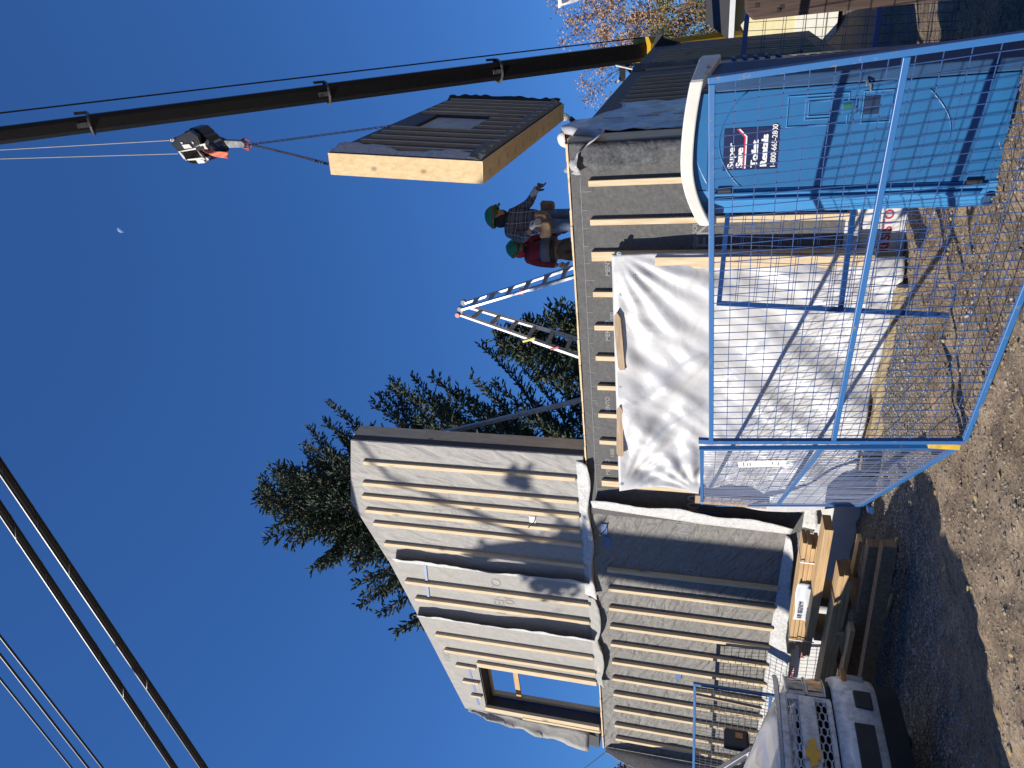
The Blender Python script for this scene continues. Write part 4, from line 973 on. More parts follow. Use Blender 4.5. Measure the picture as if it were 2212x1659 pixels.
# ---------------- the wall panel being lifted ----------------
pA=W(1039,346,Y=7.68); pB=W(1215,222,Y=11.7); pC=W(970,214,Y=11.7); pD=W(709,328,Y=7.68)
upn=(pD-pA).normalized(); lnn=(pB-pA).normalized(); outn=lnn.cross(upn).normalized(); 
if outn.x<0: outn=-outn
TP=.27
hp=thing('hanging_wall_panel','prefabricated wall panel with window hanging from the crane chains','wall panel',(pA+pB)/2)
def PQ(u,v,o=0): return pA.lerp(pB,u).lerp(pD.lerp(pC,u),v)+outn*o
# slab with a window opening
wu0,wu1,wv0,wv1=.40,.66,.36,.83
def slab(mb,u0,u1,v0,v1,o0,o1): mb.hexa([PQ(u0,v0,o0),PQ(u1,v0,o0),PQ(u1,v0,o1),PQ(u0,v0,o1),PQ(u0,v1,o0),PQ(u1,v1,o0),PQ(u1,v1,o1),PQ(u0,v1,o1)])
mb=MB(); slab(mb,.002,wu0,.003,.998,-TP+.02,0); slab(mb,wu1,.998,.003,.998,-TP+.02,0); slab(mb,wu0,wu1,.003,wv0,-TP+.02,0); slab(mb,wu0,wu1,wv1,.998,-TP+.02,0)
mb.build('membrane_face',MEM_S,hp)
mb=MB(); slab(mb,-.003,.0015,-.003,1.0,-TP,-.01); mb.build('end_panel',wood('plywood bright',(.60,.43,.22),(.74,.56,.32),(4,4,2)),hp)
mb=MB(); slab(mb,-.003,1.002,-.012,-.0035,-TP,-.01); mb.build('bottom_plate',PLYB,hp)
mb=MB(); slab(mb,0,1,.9985,1.004,-TP,-.01); mb.build('top_panel',PLY,hp)
mb=MB(); slab(mb,wu0-.001,wu0+.012,wv0,wv1,-TP+.03,-.002); slab(mb,wu1-.012,wu1+.001,wv0,wv1,-TP+.03,-.002); slab(mb,wu0,wu1,wv1-.02,wv1,-TP+.03,-.002); slab(mb,wu0,wu1,wv0,wv0+.02,-TP+.03,-.002); wo_=mb.build('window_opening',LIN,hp)
mb=MB(); slab(mb,wu0+.05,wu1-.01,wv0+.02,wv1-.02,-.05,-.04); mb.build('window_cover',mat('grey window cover',(.48,.48,.46),.8,var=.15,sc=5),hp)
for i in range(13):
    u=.075+i*.0735
    segs=[(.03,.93)]
    if wu0-.02<u<wu1+.02: segs=[(.03,wv0-.01)]
    if u>wu1: segs=[(.03,.95)]
    for a_,b_ in segs:
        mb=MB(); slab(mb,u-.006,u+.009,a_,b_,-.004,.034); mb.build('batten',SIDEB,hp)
mb=MB(); slab(mb,wu1+.006,wu1+.018,wv0-.02,wv1+.06,.0,.036); mb.build('jamb_batten',PINE,hp)
rb=ribbon([PQ(.004,1.0,.0),PQ(.004,.0,.0)],(lnn*1.0+outn*.2),lambda u:.24+.03*math.sin(u*9)-.1*u,amp=.05,seed=31,nu=50,cdir=outn); rb.build('loose_membrane',FLEECE,hp,smooth=True,solid=.004)
rb=ribbon([PQ(.0,.004,.0),PQ(1.0,.004,.0)],(upn*1.0+outn*.3),lambda u:.16+.02*math.sin(u*12),amp=.04,seed=32,nu=50,cdir=outn); rb.build('loose_membrane',cloth('brown grey flap',(.10,.095,.09),(.26,.25,.23),.02,(1,1,1),6,mott=20),hp,smooth=True,solid=.004)
rb=ribbon([PQ(.985,1.0,.0),PQ(1.0,.03,.0)],(lnn*1.0+outn*.4),lambda u:.13+.015*math.sin(u*60),amp=.05,seed=33,nu=60,cdir=outn); rb.build('loose_membrane',mat('black fleece edge',(.02,.02,.022),.9),hp,smooth=True,solid=.01)
for k in range(11):
    u=.05+k*.088; mb=MB(); slab(mb,u,u+.016,-.0145,-.013,-TP+.05+.02*(k%3),-TP+.14+.02*(k%2)); mb.build('tape_patch',mat('white patch',(.55,.52,.45),.6),hp)
lt=bdir
adopt(hp)
# chains
CHN=mat('chain steel',(.10,.10,.11),.35,.8,var=.5,sc=30)
def chain(name,p0,p1,label):
    p0=V(p0);p1=V(p1); L_=(p1-p0).length; n=int(L_/.052); mb=MB(); t=(p1-p0).normalized(); a_=t.orthogonal().normalized(); b_=t.cross(a_)
    for i in range(n):
        c=p0+(p1-p0)*((i+.5)/n)-V((0,0,1))*.03*math.sin(math.pi*(i+.5)/n); q=a_ if i%2 else b_
        mb.tube([c+t*.036*math.cos(s_)+q*.017*math.sin(s_) for s_ in [2*math.pi*k/8 for k in range(8)]],.0065,4,closed=True)
    o=mb.build(name,CHN,fix=False); o.location=(0,0,0); tag(o,label,'chain','lifting chains above the panel')
    for v in o.data.vertices: v.co-=p1
    o.location=p1
hk_=HP(2060,520)
chain('lifting_chain',hk_,PQ(.0,1.0,-.15),'lifting chain ending at the near top corner of the hanging panel')
chain('lifting_chain',hk_,PQ(.80,1.0,-.2),'lifting chain running over the top edge to the far side of the hanging panel')
# ---------------- ladder ----------------
ALU=mat('aluminium',(.62,.63,.64),.35,.75,var=.12,sc=8); ALU2=mat('dull aluminium',(.42,.43,.45),.45,.7,var=.2,sc=8); RNG=mat('ladder rung',(.36,.31,.25),.5,.4,var=.2); RDP=mat('red plastic',(.5,.03,.04),.4)
ld=thing('stepladder','open aluminium articulated ladder standing like an A on the upper deck','ladder',(-3.9,8.4,2.7))
YF,YK=8.35,8.72
def down(a_,b_,z): # continue the line a->b to height z
    t=(z-a_.z)/(b_.z-a_.z); return a_+(b_-a_)*t
Rf=[W(998,667.8,Y=YF),W(1236,597.8,Y=YF)]; Rb=[W(1006,653.8,Y=YK),W(1236,577.8,Y=YK)]
Lf=[W(993,678.8,Y=YF),W(1246,766.8,Y=YF)]; Lb=[W(1016,663.8,Y=YK),W(1240,730.8,Y=YK)]
for (f,k,nm) in ((Rf,Rb,'R'),(Lf,Lb,'L')):
    f1=down(f[0],f[1],2.70); k1=down(k[0],k[1],2.70)
    mb=MB(); mid=f[0].lerp(f1,.47)
    if nm=='R': mb.beam(f[0],mid,.028,.07,V((0,1,0))); mb.build('rail',ALU,ld)
    else: mb.beam(f[0],mid,.028,.065,V((0,1,0))); mb.build('rail',mat('bright rail',(.85,.85,.84),.5,.1,var=.03),ld)
    MB().beam(f[0].lerp(f1,.44)+V((0,-.008,0)),f1+V((0,-.008,0)),.036,.085,V((0,1,0))).build('rail',ALU2,ld)
    MB().beam(k[0],k[0].lerp(k1,.6),.028,.07,V((0,1,0))).build('rail',ALU if nm=='R' else mat('bright rail',(.85,.85,.84)),ld)
    MB().beam(k[0].lerp(k1,.5),k1,.036,.085,V((0,1,0))).build('rail',ALU2,ld)
    for i in range(9):
        t=.07+.112*i; MB().beam(f[0].lerp(f1,t)+V((0,.01,0)),k[0].lerp(k1,t)-V((0,.01,0)),.035,.05,V((0,0,1))).build('rung',RNG,ld)
mb=MB(); mb.tube([Rf[0]+V((0,-.02,.03)),Rf[0]+V((0,.03,.03))],.036,14).tube([Rb[0]+V((0,-.02,.03)),Rb[0]+V((0,.03,.03))],.042,14).beam(Rf[0],Lf[0],.05,.06); mb.build('hinge',mat('hinge grey',(.22,.23,.25),.6),ld)
mb=MB(); mb.tube([Lf[0]+V((0.0,-.05,.02)),Lf[0]+V((0,.0,.02))],.035,12); 
q=Rf[0].lerp(Rf[1],.56); mb.beam(q+V((0,-.02,0)),q+V((0,.03,0)),.07,.06); mb.build('lock_knob',RDP,ld)
LBL=mat('red label',(.35,.02,.03),.4); q=Lf[0].lerp(Lf[1],.80); mb=MB(); mb.beam(q+V((-.015,-.035,.03)),q+V((.02,-.035,-.09)),.03,.04,V((0,1,0))); 
mb.build('label_plate',LBL,ld)
q=Lf[0].lerp(Lf[1],.60); mb=MB(); mb.beam(q+V((-.03,-.035,.09)),q+V((.03,-.035,-.09)),.03,.04,V((0,1,0))); mb.build('label_plate',mat('yellow label',(.55,.50,.05),.5),ld)
adopt(ld)
br=thing('steel_brace','grey perforated steel brace propping the upper wall from the deck','brace',(-4.7,7.9,2.7))
p0=W(956,935,Y=7.75); p1=W(1251,865,Y=7.95); p1=down(p0,p1,2.7)
MB().beam(p0,p1,.055,.055,V((1,0,0))).build('tube',mat('galvanised steel',(.33,.36,.38),.45,.5,var=.15),br)
mb=MB(); n=26; dd=(p1-p0).normalized(); sdv=dd.cross(V((0,1,0))).normalized()
for i in range(n): c=p0.lerp(p1,(i+.5)/n); mb.tube([c+V((0,-.0285,0)),c+V((0,-.031,0))],.008,8)
mb.build('punched_holes',BLK,br); adopt(br)
# ---------------- people ----------------
def skin(name,joints,edges,mt,parent,root=0,sub=2):
    me=bpy.data.meshes.new(name); me.from_pydata([tuple(j[0]) for j in joints],edges,[]); me.materials.append(mt)
    o=bpy.data.objects.new(name,me); COL.objects.link(o)
    if parent: o.parent=parent
    sk=o.modifiers.new('skin','SKIN'); sk.use_smooth_shade=True
    for i,j in enumerate(joints):
        r=j[1]; r=r if isinstance(r,tuple) else (r,r)
        me.skin_vertices[0].data[i].radius=r; me.skin_vertices[0].data[i].use_root=(i==root)
    s=o.modifiers.new('sub','SUBSURF'); s.levels=sub; s.render_levels=sub
    bpy.context.view_layer.update()
    m2=bpy.data.meshes.new_from_object(o.evaluated_get(bpy.context.evaluated_depsgraph_get())); m2.name=name
    o.modifiers.clear(); o.data=m2
    for p in m2.polygons: p.use_smooth=True
    return o
def hand(wrist,dirv,palmn,mt,parent,curl=.4,s=1,name='glove',point=False):
    d=V(dirv).normalized(); pn=V(palmn); pn=(pn-d*pn.dot(d)).normalized(); sd_=d.cross(pn)
    w_=V(wrist); J=[];E_=[]
    J.append((w_,.030*s)); J.append((w_+d*.045*s,(.040*s,.020*s))); J.append((w_+d*.085*s,(.042*s,.018*s))); E_+= [(0,1),(1,2)]
    L_=[.068,.078,.073,.058]
    for k in range(4):
        o_=sd_*(.030-.020*k)*s; base=w_+d*.088*s+o_; c=curl*(0.15 if (point and k==0) else 1)+.08*k
        a=len(J); J.append((base,.0115*s)); E_.append((2,a)); p=base; dd=d
        for q,fr_ in enumerate((.45,.32,.23)):
            ang=c*(q+1)*.75; dd=d*math.cos(ang)+pn*math.sin(ang); p=p+dd*L_[k]*fr_*s; J.append((p,(.0105-.0012*q)*s)); E_.append((a+q,a+q+1))
    a=len(J); t0=w_+d*.035*s+sd_*.034*s; J.append((t0,.014*s)); E_.append((1,a)); 
    J.append((t0+(sd_*.8+d*.9+pn*.3).normalized()*.032*s,.012*s)); E_.append((a,a+1)); J.append((t0+(sd_*.8+d*.9+pn*.3).normalized()*.032*s+(d+pn*.5).normalized()*.026*s,.0105*s)); E_.append((a+1,a+2))
    return skin(name,J,E_,mt,parent,0,1)
def head(c,face,mt,parent,s=1,tilt=0,up=V((0,0,1))):
    """continuous head surface: cranium, brow, nose, lips, chin"""
    f=V(face).normalized(); u=V(up); u=(u-f*u.dot(f)).normalized(); r=f.cross(u); c=V(c)
    mb=MB(); nu,nv=28,22; vs=[];fs=[]
    for i in range(nv+1):
        th=math.pi*i/nv
        for j in range(nu):
            ph=2*math.pi*j/nu; x=math.sin(th)*math.cos(ph); y=math.sin(th)*math.sin(ph); z=math.cos(th)
            R_=.098
            px=x*R_*(1.0); py=y*R_*.80; pz=z*.118
            if z<0: py*=1-.30*z*z; px*= (1-.12*(-z)) if x>0 else (1-.45*(-z))
            if x>0:
                px+=.020*math.exp(-((y)/.16)**2-((z+.10)/.16)**2)+.010*math.exp(-(y/.22)**2-((z+.02)/.12)**2)   # nose
                px-=.009*math.exp(-((abs(y)-.36)/.16)**2-((z-.08)/.11)**2)   # eye sockets
                px+=.006*math.exp(-(y/.30)**2-((z+.46)/.07)**2)+.007*math.exp(-(y/.28)**2-((z+.60)/.06)**2)+.012*math.exp(-(y/.3)**2-((z+.86)/.12)**2)
            vs.append(c+(f*px+r*py+u*pz)*s)
    for i in range(nv):
        for j in range(nu): fs.append((i*nu+j,(i+1)*nu+j,(i+1)*nu+(j+1)%nu,i*nu+(j+1)%nu))
    return vs,fs,(f,u,r)
def add_head(c,face,skinm,parent,s=1,beard=None,up=V((0,0,1))):
    vs,fs,(f,u,r)=head(c,face,skinm,parent,s,up=up)
    h=MB().add(vs,fs).build('head',skinm,parent,smooth=True)
    e=MB(); 
    for k in (-1,1): e.ball(V(c)+(f*.083+r*.033*k+u*.012)*s,.010*s,8,6)
    e.build('eyes',mat('eye',(.03,.02,.015),.2),h,smooth=True)
    mt_=MB(); mt_.tube([V(c)+(f*.088+r*.022*k/2+u*-.060)*s for k in (-2,-1,0,1,2)],.0035*s,5); mt_.build('mouth',mat('lips',(.22,.07,.055),.5),h)
    e=MB()
    for k in (-1,1): e.ball(V(c)+(f*-.005+r*.080*k+u*-.005)*s,.026*s,8,8,(1,.4,1.2))
    e.build('ears',skinm,h,smooth=True)
    return h,(f,u,r)
def helmet(c,fr,mt,parent,s=1,band=None,back=.02):
    f,u,r=fr; c=V(c)+u*.035*s-f*.012*s
    mb=MB(); nu,nv=30,10; vs=[];fs=[]
    for i in range(nv+1):
        th=math.pi*.53*i/nv
        for j in range(nu):
            ph=2*math.pi*j/nu; x=math.sin(th)*math.cos(ph); y=math.sin(th)*math.sin(ph); z=math.cos(th)
            k=1+.04*math.cos(ph*2)
            vs.append(c+(f*x*.142*k+r*y*.118+u*(z*.125+.006*math.exp(-(y/.12)**2)))*s)
    for i in range(nv):
        for j in range(nu): fs.append((i*nu+j,(i+1)*nu+j,(i+1)*nu+(j+1)%nu,i*nu+(j+1)%nu))
    mb.add(vs,fs); h=mb.build('helmet',mt,parent,smooth=True,solid=.005)
    pk=MB(); pk.grid(lambda a_,b_:c+(f*((.136+.055*b_*math.cos((a_-.5)*2.2))*math.cos((a_-.5)*2.0))+r*(.125+.02*b_)*math.sin((a_-.5)*2.0)-u*(.012+.012*b_))*s,14,3)
    pk.build('visor',mt,h,smooth=True,solid=.005)
    if band:
        b_=MB(); pts=[c+(f*.146*math.cos(t)+r*.122*math.sin(t)+u*(.016+.03*math.cos(t)*0))*s for t in [2*math.pi*k/28 for k in range(28)]]
        b_.tube(pts,.008*s,6,closed=True); b_.build('goggle_strap',band,h)
    return h
def plaid():
    m,n,l,b=nodes('plaid flannel')
    tc=n.new('ShaderNodeTexCoord'); base=None
    def band(axis,sc,ph,lo,hi,col,prev):
        sp=n.new('ShaderNodeSeparateXYZ'); l.new(tc.outputs['Object'],sp.inputs[0])
        mu=n.new('ShaderNodeMath'); mu.operation='MULTIPLY_ADD'; mu.inputs[1].default_value=sc; mu.inputs[2].default_value=ph; l.new(sp.outputs[axis],mu.inputs[0])
        fr_=n.new('ShaderNodeMath'); fr_.operation='FRACT'; l.new(mu.outputs[0],fr_.inputs[0])
        a1=n.new('ShaderNodeMath'); a1.operation='GREATER_THAN'; a1.inputs[1].default_value=lo; l.new(fr_.outputs[0],a1.inputs[0])
        a2=n.new('ShaderNodeMath'); a2.operation='LESS_THAN'; a2.inputs[1].default_value=hi; l.new(fr_.outputs[0],a2.inputs[0])
        a3=n.new('ShaderNodeMath'); a3.operation='MULTIPLY'; l.new(a1.outputs[0],a3.inputs[0]); l.new(a2.outputs[0],a3.inputs[1])
        a4=n.new('ShaderNodeMath'); a4.operation='MULTIPLY'; a4.inputs[1].default_value=.4; l.new(a3.outputs[0],a4.inputs[0])
        mx=n.new('ShaderNodeMix'); mx.data_type='RGBA'; l.new(a4.outputs[0],mx.inputs[0])
        if prev is None: mx.inputs[6].default_value=(.035,.037,.045,1)
        else: l.new(prev,mx.inputs[6])
        mx.inputs[7].default_value=(*col,1); return mx.outputs[2]
    o=band(2,9,0,.0,.42,(.22,.20,.19),None); o=band(2,9,0,.62,.70,(.55,.55,.58),o)
    o=band(0,9,.3,.0,.42,(.16,.13,.11),o); o=band(0,9,.3,.62,.70,(.50,.50,.52),o)
    l.new(o,b.inputs['Base Color']); b.inputs['Roughness'].default_value=.9; return m
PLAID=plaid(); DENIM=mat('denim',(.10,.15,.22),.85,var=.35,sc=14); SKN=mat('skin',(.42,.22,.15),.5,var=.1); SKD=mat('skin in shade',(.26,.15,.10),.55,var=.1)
GLV=mat('pale work glove',(.50,.49,.46),.8,var=.15,sc=20); GLD=mat('dark work glove',(.10,.095,.09),.8,var=.3,sc=20)
GRN=mat('green helmet',(.012,.19,.07),.35,var=.1); REDS=mat('red strap',(.30,.02,.03),.5); BLKC=mat('black hood cloth',(.015,.016,.02),.9)
LEA=mat('tan leather pouch',(.20,.13,.07),.75,var=.35,sc=9); BRN=mat('brown work trousers',(.13,.085,.05),.85,var=.2); HOOD=mat('red hoodie',(.22,.012,.022),.8,var=.25,sc=5); GRY=mat('grey waist cloth',(.16,.17,.19),.85,var=.2)
def wp(x,y,Y): return W(x,y,Y=Y)
def foot(p,z=2.7): return V((p.x,p.y,z))
# plaid shirt worker
P1=thing('person','worker in plaid shirt, green helmet and jeans pointing towards the hanging panel','person',(-2.5,8.35,2.70))
pel=wp(1180,479,8.35); che=wp(1126,479,8.33); shc=wp(1103,480,8.33); nk=wp(1091,475,8.33); hd=wp(1077,468,8.32)
sF=wp(1111,461,8.47); eF=wp(1142,440,8.40); wF=wp(1158,409,8.30)
sN=wp(1104,502,8.18); eN=wp(1129,517,8.05); wN=wp(1146,497,7.95)
hF,hN=wp(1180,468,8.42),wp(1182,489,8.25)
kF,kN=wp(1225,464,8.42),wp(1225,486,8.22); fF,fN=foot(kF+V((.04,.05,0)),2.78),foot(kN+V((-.06,0,0)),2.78)
J=[(pel,(.15,.11)),(wp(1150,479,8.34),(.15,.11)),(che,(.18,.12)),(shc,(.12,.08)),(nk,.055),(sF,.07),(eF,.047),(wF,.03),(sN,.07),(eN,.05),(wN,.03),(hF,.09),(kF,.06),(fF,.04),(hN,.09),(kN,.06),(fN,.04),(hd,.055)]
E_=[(0,1),(1,2),(2,3),(3,4),(4,17),(3,5),(5,6),(6,7),(3,8),(8,9),(9,10),(0,11),(11,12),(12,13),(0,14),(14,15),(15,16)]
skin('body',J,E_,SKN,P1)
J=[(wp(1172,479,8.35),(.175,.13)),(wp(1150,479,8.34),(.175,.13)),(che,(.20,.135)),(shc,(.135,.095)),(sF,.088),(wp(1127,450,8.43),.066),(eF,.062),(wp(1151,424,8.34),.05),(wp(1156,413,8.31),.042),(sN,.09),(wp(1117,511,8.11),.07),(eN,.068),(wp(1138,508,8.0),.055),(wp(1143,500,7.97),.045),(wp(1095,477,8.33),.07)]
E_=[(0,1),(1,2),(2,3),(3,4),(4,5),(5,6),(6,7),(7,8),(3,9),(9,10),(10,11),(11,12),(12,13),(3,14)]
skin('shirt',J,E_,PLAID,P1)
J=[(wp(1166,479,8.35),(.165,.125)),(pel,(.165,.125)),(hF,.105),(wp(1203,466,8.42),.095),(kF,.078),(fF,.07),(hN,.108),(wp(1203,489,8.23),.098),(kN,.08),(fN,.07)]
E_=[(0,1),(1,2),(2,3),(3,4),(4,5),(1,6),(6,7),(7,8),(8,9)]
skin('jeans',J,E_,DENIM,P1)
h,fr_=add_head(hd,V((.88,-.42,-.22)),SKN,P1,1.08,up=V((.15,0,1))); helmet(hd,fr_,GRN,P1,1.12,REDS)
mb=MB(); f_,u_,r_=fr_
mb.ball(hd-f_*.028-u_*.03,.118,14,10,(1,1,1.05)); mb.tube([hd-f_*.03-u_*.08,nk],.075,12); mb.build('hood',BLKC,P1,smooth=True)
hand(wp(1157,412,8.31),(wp(1173,391,8.27)-wF),V((-.3,-1,-.3)),GLD,P1,.55,1.15,point=True)
mb=MB(); mb.tube([wp(1150,422,8.33),wp(1160,407,8.30)],.042,12); mb.build('cuff',GLV,P1)
hand(wN,(wp(1163,478,7.96)-wN),V((.2,.6,-.6)),GLV,P1,.5,1.2)
mb=MB(); mb.tube([wp(1170,458,8.46),wp(1172,462,8.15),wp(1176,485,8.02),wp(1178,503,8.12)],.035,8); mb.build('tool_belt',LEA,P1)
def pouch(x,y,Y,w_,h_,d_,nm='tool_pouch'):
    c=wp(x,y,Y); mb=MB(); mb.prism([(c.x-w_/2,c.y,c.z+h_/2),(c.x+w_/2,c.y,c.z+h_/2),(c.x+w_*.42,c.y,c.z-h_*.4),(c.x+w_*.2,c.y,c.z-h_/2),(c.x-w_*.3,c.y,c.z-h_/2),(c.x-w_*.46,c.y,c.z-h_*.35)],(0,d_,0)); return mb.build(nm,LEA,P1,bevel=.018)
pouch(1177,497,7.98,.22,.15,.10); pouch(1167,472,8.02,.13,.15,.09); pouch(1181,449,8.42,.14,.17,.12)
adopt(P1)
# red hoodie worker
P2=thing('person','worker in red hoodie, green helmet and brown trousers beside the ladder','person',(-2.85,8.55,2.70))
Yr=8.55
hd=wp(1121,538,Yr-.03); nk=wp(1134,539,Yr); shc=wp(1142,540,Yr+.02); che=wp(1160,540,Yr); pel=wp(1200,538,Yr)
sR=wp(1146,520,Yr+.10); eR=wp(1180,512,Yr+.16); wR=wp(1213,502,Yr+.14)
sL=wp(1146,560,Yr-.05); eL=wp(1176,568,Yr-.08); wL=wp(1207,573,Yr-.12)
J=[(pel,(.14,.11)),(wp(1180,539,Yr),(.14,.11)),(che,(.17,.12)),(shc,(.11,.08)),(nk,.055),(hd,.055),(sR,.06),(eR,.045),(wR,.03),(sL,.06),(eL,.045),(wL,.03),(wp(1204,530,Yr),.09),(foot(wp(1204,530,Yr),2.8),.05),(wp(1204,549,Yr),.09),(foot(wp(1204,549,Yr),2.8),.05)]
E_=[(0,1),(1,2),(2,3),(3,4),(4,5),(3,6),(6,7),(7,8),(3,9),(9,10),(10,11),(0,12),(12,13),(0,14),(14,15)]
skin('body',J,E_,SKD,P2)
J=[(wp(1190,539,Yr),(.165,.125)),(wp(1176,539,Yr),(.17,.13)),(che,(.19,.135)),(shc,(.13,.10)),(nk,.085),(sR,.08),(wp(1163,514,Yr+.14),.066),(eR,.062),(wp(1207,504,Yr+.15),.05),(sL,.083),(wp(1160,566,Yr-.07),.07),(eL,.066),(wp(1203,572,Yr-.11),.052)]
E_=[(0,1),(1,2),(2,3),(3,4),(3,5),(5,6),(6,7),(7,8),(3,9),(9,10),(10,11),(11,12)]
skin('hoodie',J,E_,HOOD,P2)
mb=MB(); mb.tube([wp(1172,539,Yr),wp(1178,539,Yr),wp(1192,539,Yr)],[.17,.185,.18],18); mb.build('waist_cloth',GRY,P2,smooth=True)
mb=MB(); mb.tube([wp(1195,539,Yr),wp(1201,539,Yr)],[.182,.182],18); mb.build('belt',BLK,P2,smooth=True)
J=[(wp(1195,538,Yr),(.155,.12)),(wp(1206,538,Yr),(.155,.12)),(wp(1212,527,Yr),.10),(foot(wp(1212,526,Yr),2.78),.08),(wp(1212,550,Yr),.10),(foot(wp(1212,551,Yr),2.78),.08)]
skin('trousers',J,[(0,1),(1,2),(2,3),(1,4),(4,5)],BRN,P2)
h,fr_=add_head(hd,V((.55,-.80,-.45)),SKD,P2,1.0,up=V((.1,.1,1))); helmet(hd,fr_,GRN,P2,1.08,REDS)
f_,u_,r_=fr_
mb=MB(); mb.ball(hd-f_*.025-u_*.02,.112,14,10,(1,1,1.02)); mb.tube([hd-f_*.03-u_*.07,nk],.08,12); mb.build('scarf',mat('red scarf',(.38,.03,.05),.85),P2,smooth=True)
mb=MB(); mb.ball(hd+f_*.045-u_*.07,.052,12,8); mb.build('beard',BLKC,P2,smooth=True)
mb=MB(); 
for k in (-1,1): mb.ball(hd+f_*.088+r_*.034*k+u_*.012,.022,10,6,(1,.5,.8))
mb.build('glasses',mat('dark glasses',(.02,.02,.02),.15),P2,smooth=True)
hand(wR,V((.35,-.1,-1)),V((1,0,0)),mat('maroon glove',(.10,.02,.03),.8),P2,.5,1.05); hand(wL,V((.05,-.2,-1)),V((.5,.5,0)),mat('mixed glove',(.18,.12,.09),.8,c2=(.45,.28,.18)),P2,.5,1.05)
adopt(P2)
# white helmet worker behind the corner
YW=12.2
P3=thing('person','worker in white helmet reaching up to the far end of the hanging panel','person',(W(1212,300,Y=YW).x,YW,2.70))
hd=wp(1224,299,YW); hd.z-=.02
nk=hd+V((0,0,-.14)); shc=hd+V((0,0,-.22)); che=hd+V((0,0,-.42)); pel=hd+V((0,0,-.80))
hdh=wp(1217,256,11.75); el=wp(1243,268,12.0); sR=shc+V((.18,0,-.03)); sL=shc+V((-.18,0,-.03))
J=[(pel,(.14,.11)),(che,(.17,.12)),(shc,(.11,.08)),(nk,.055),(hd,.05),(sR,.065),(el,.045),(hdh+V((.0,.05,-.10)),.03),(sL,.065),(sL+V((-.05,-.1,-.3)),.045),(sL+V((.05,-.25,-.5)),.03),(pel+V((.09,0,-.1)),.09),(V((pel.x+.1,pel.y,2.8)),.05),(pel+V((-.09,0,-.1)),.09),(V((pel.x-.1,pel.y,2.8)),.05)]
E_=[(0,1),(1,2),(2,3),(3,4),(2,5),(5,6),(6,7),(2,8),(8,9),(9,10),(0,11),(11,12),(0,13),(13,14)]
skin('body',J,E_,SKD,P3)
J2=[(j[0],(tuple(r*1.22 for r in j[1]) if isinstance(j[1],tuple) else j[1]*1.3)) for j in J]
skin('jacket',[J2[0],J2[1],J2[2],J2[5],J2[6],J2[7],J2[8],J2[9],J2[10]],[(0,1),(1,2),(2,3),(3,4),(4,5),(2,6),(6,7),(7,8)],BLKC,P3)
skin('trousers',[J2[0],J2[11],J2[12],J2[13],J2[14]],[(0,1),(1,2),(0,3),(3,4)],BRN,P3)
h,fr_=add_head(hd,V((.75,-.65,.05)),SKD,P3,1.0); helmet(hd,fr_,mat('white helmet',(.72,.68,.66),.4,var=.03),P3,1.12)
hand(hdh+V((0,.05,-.10)),V((0,-.1,1)),V((0,-1,0)),GLV,P3,.7,1.2)
adopt(P3)
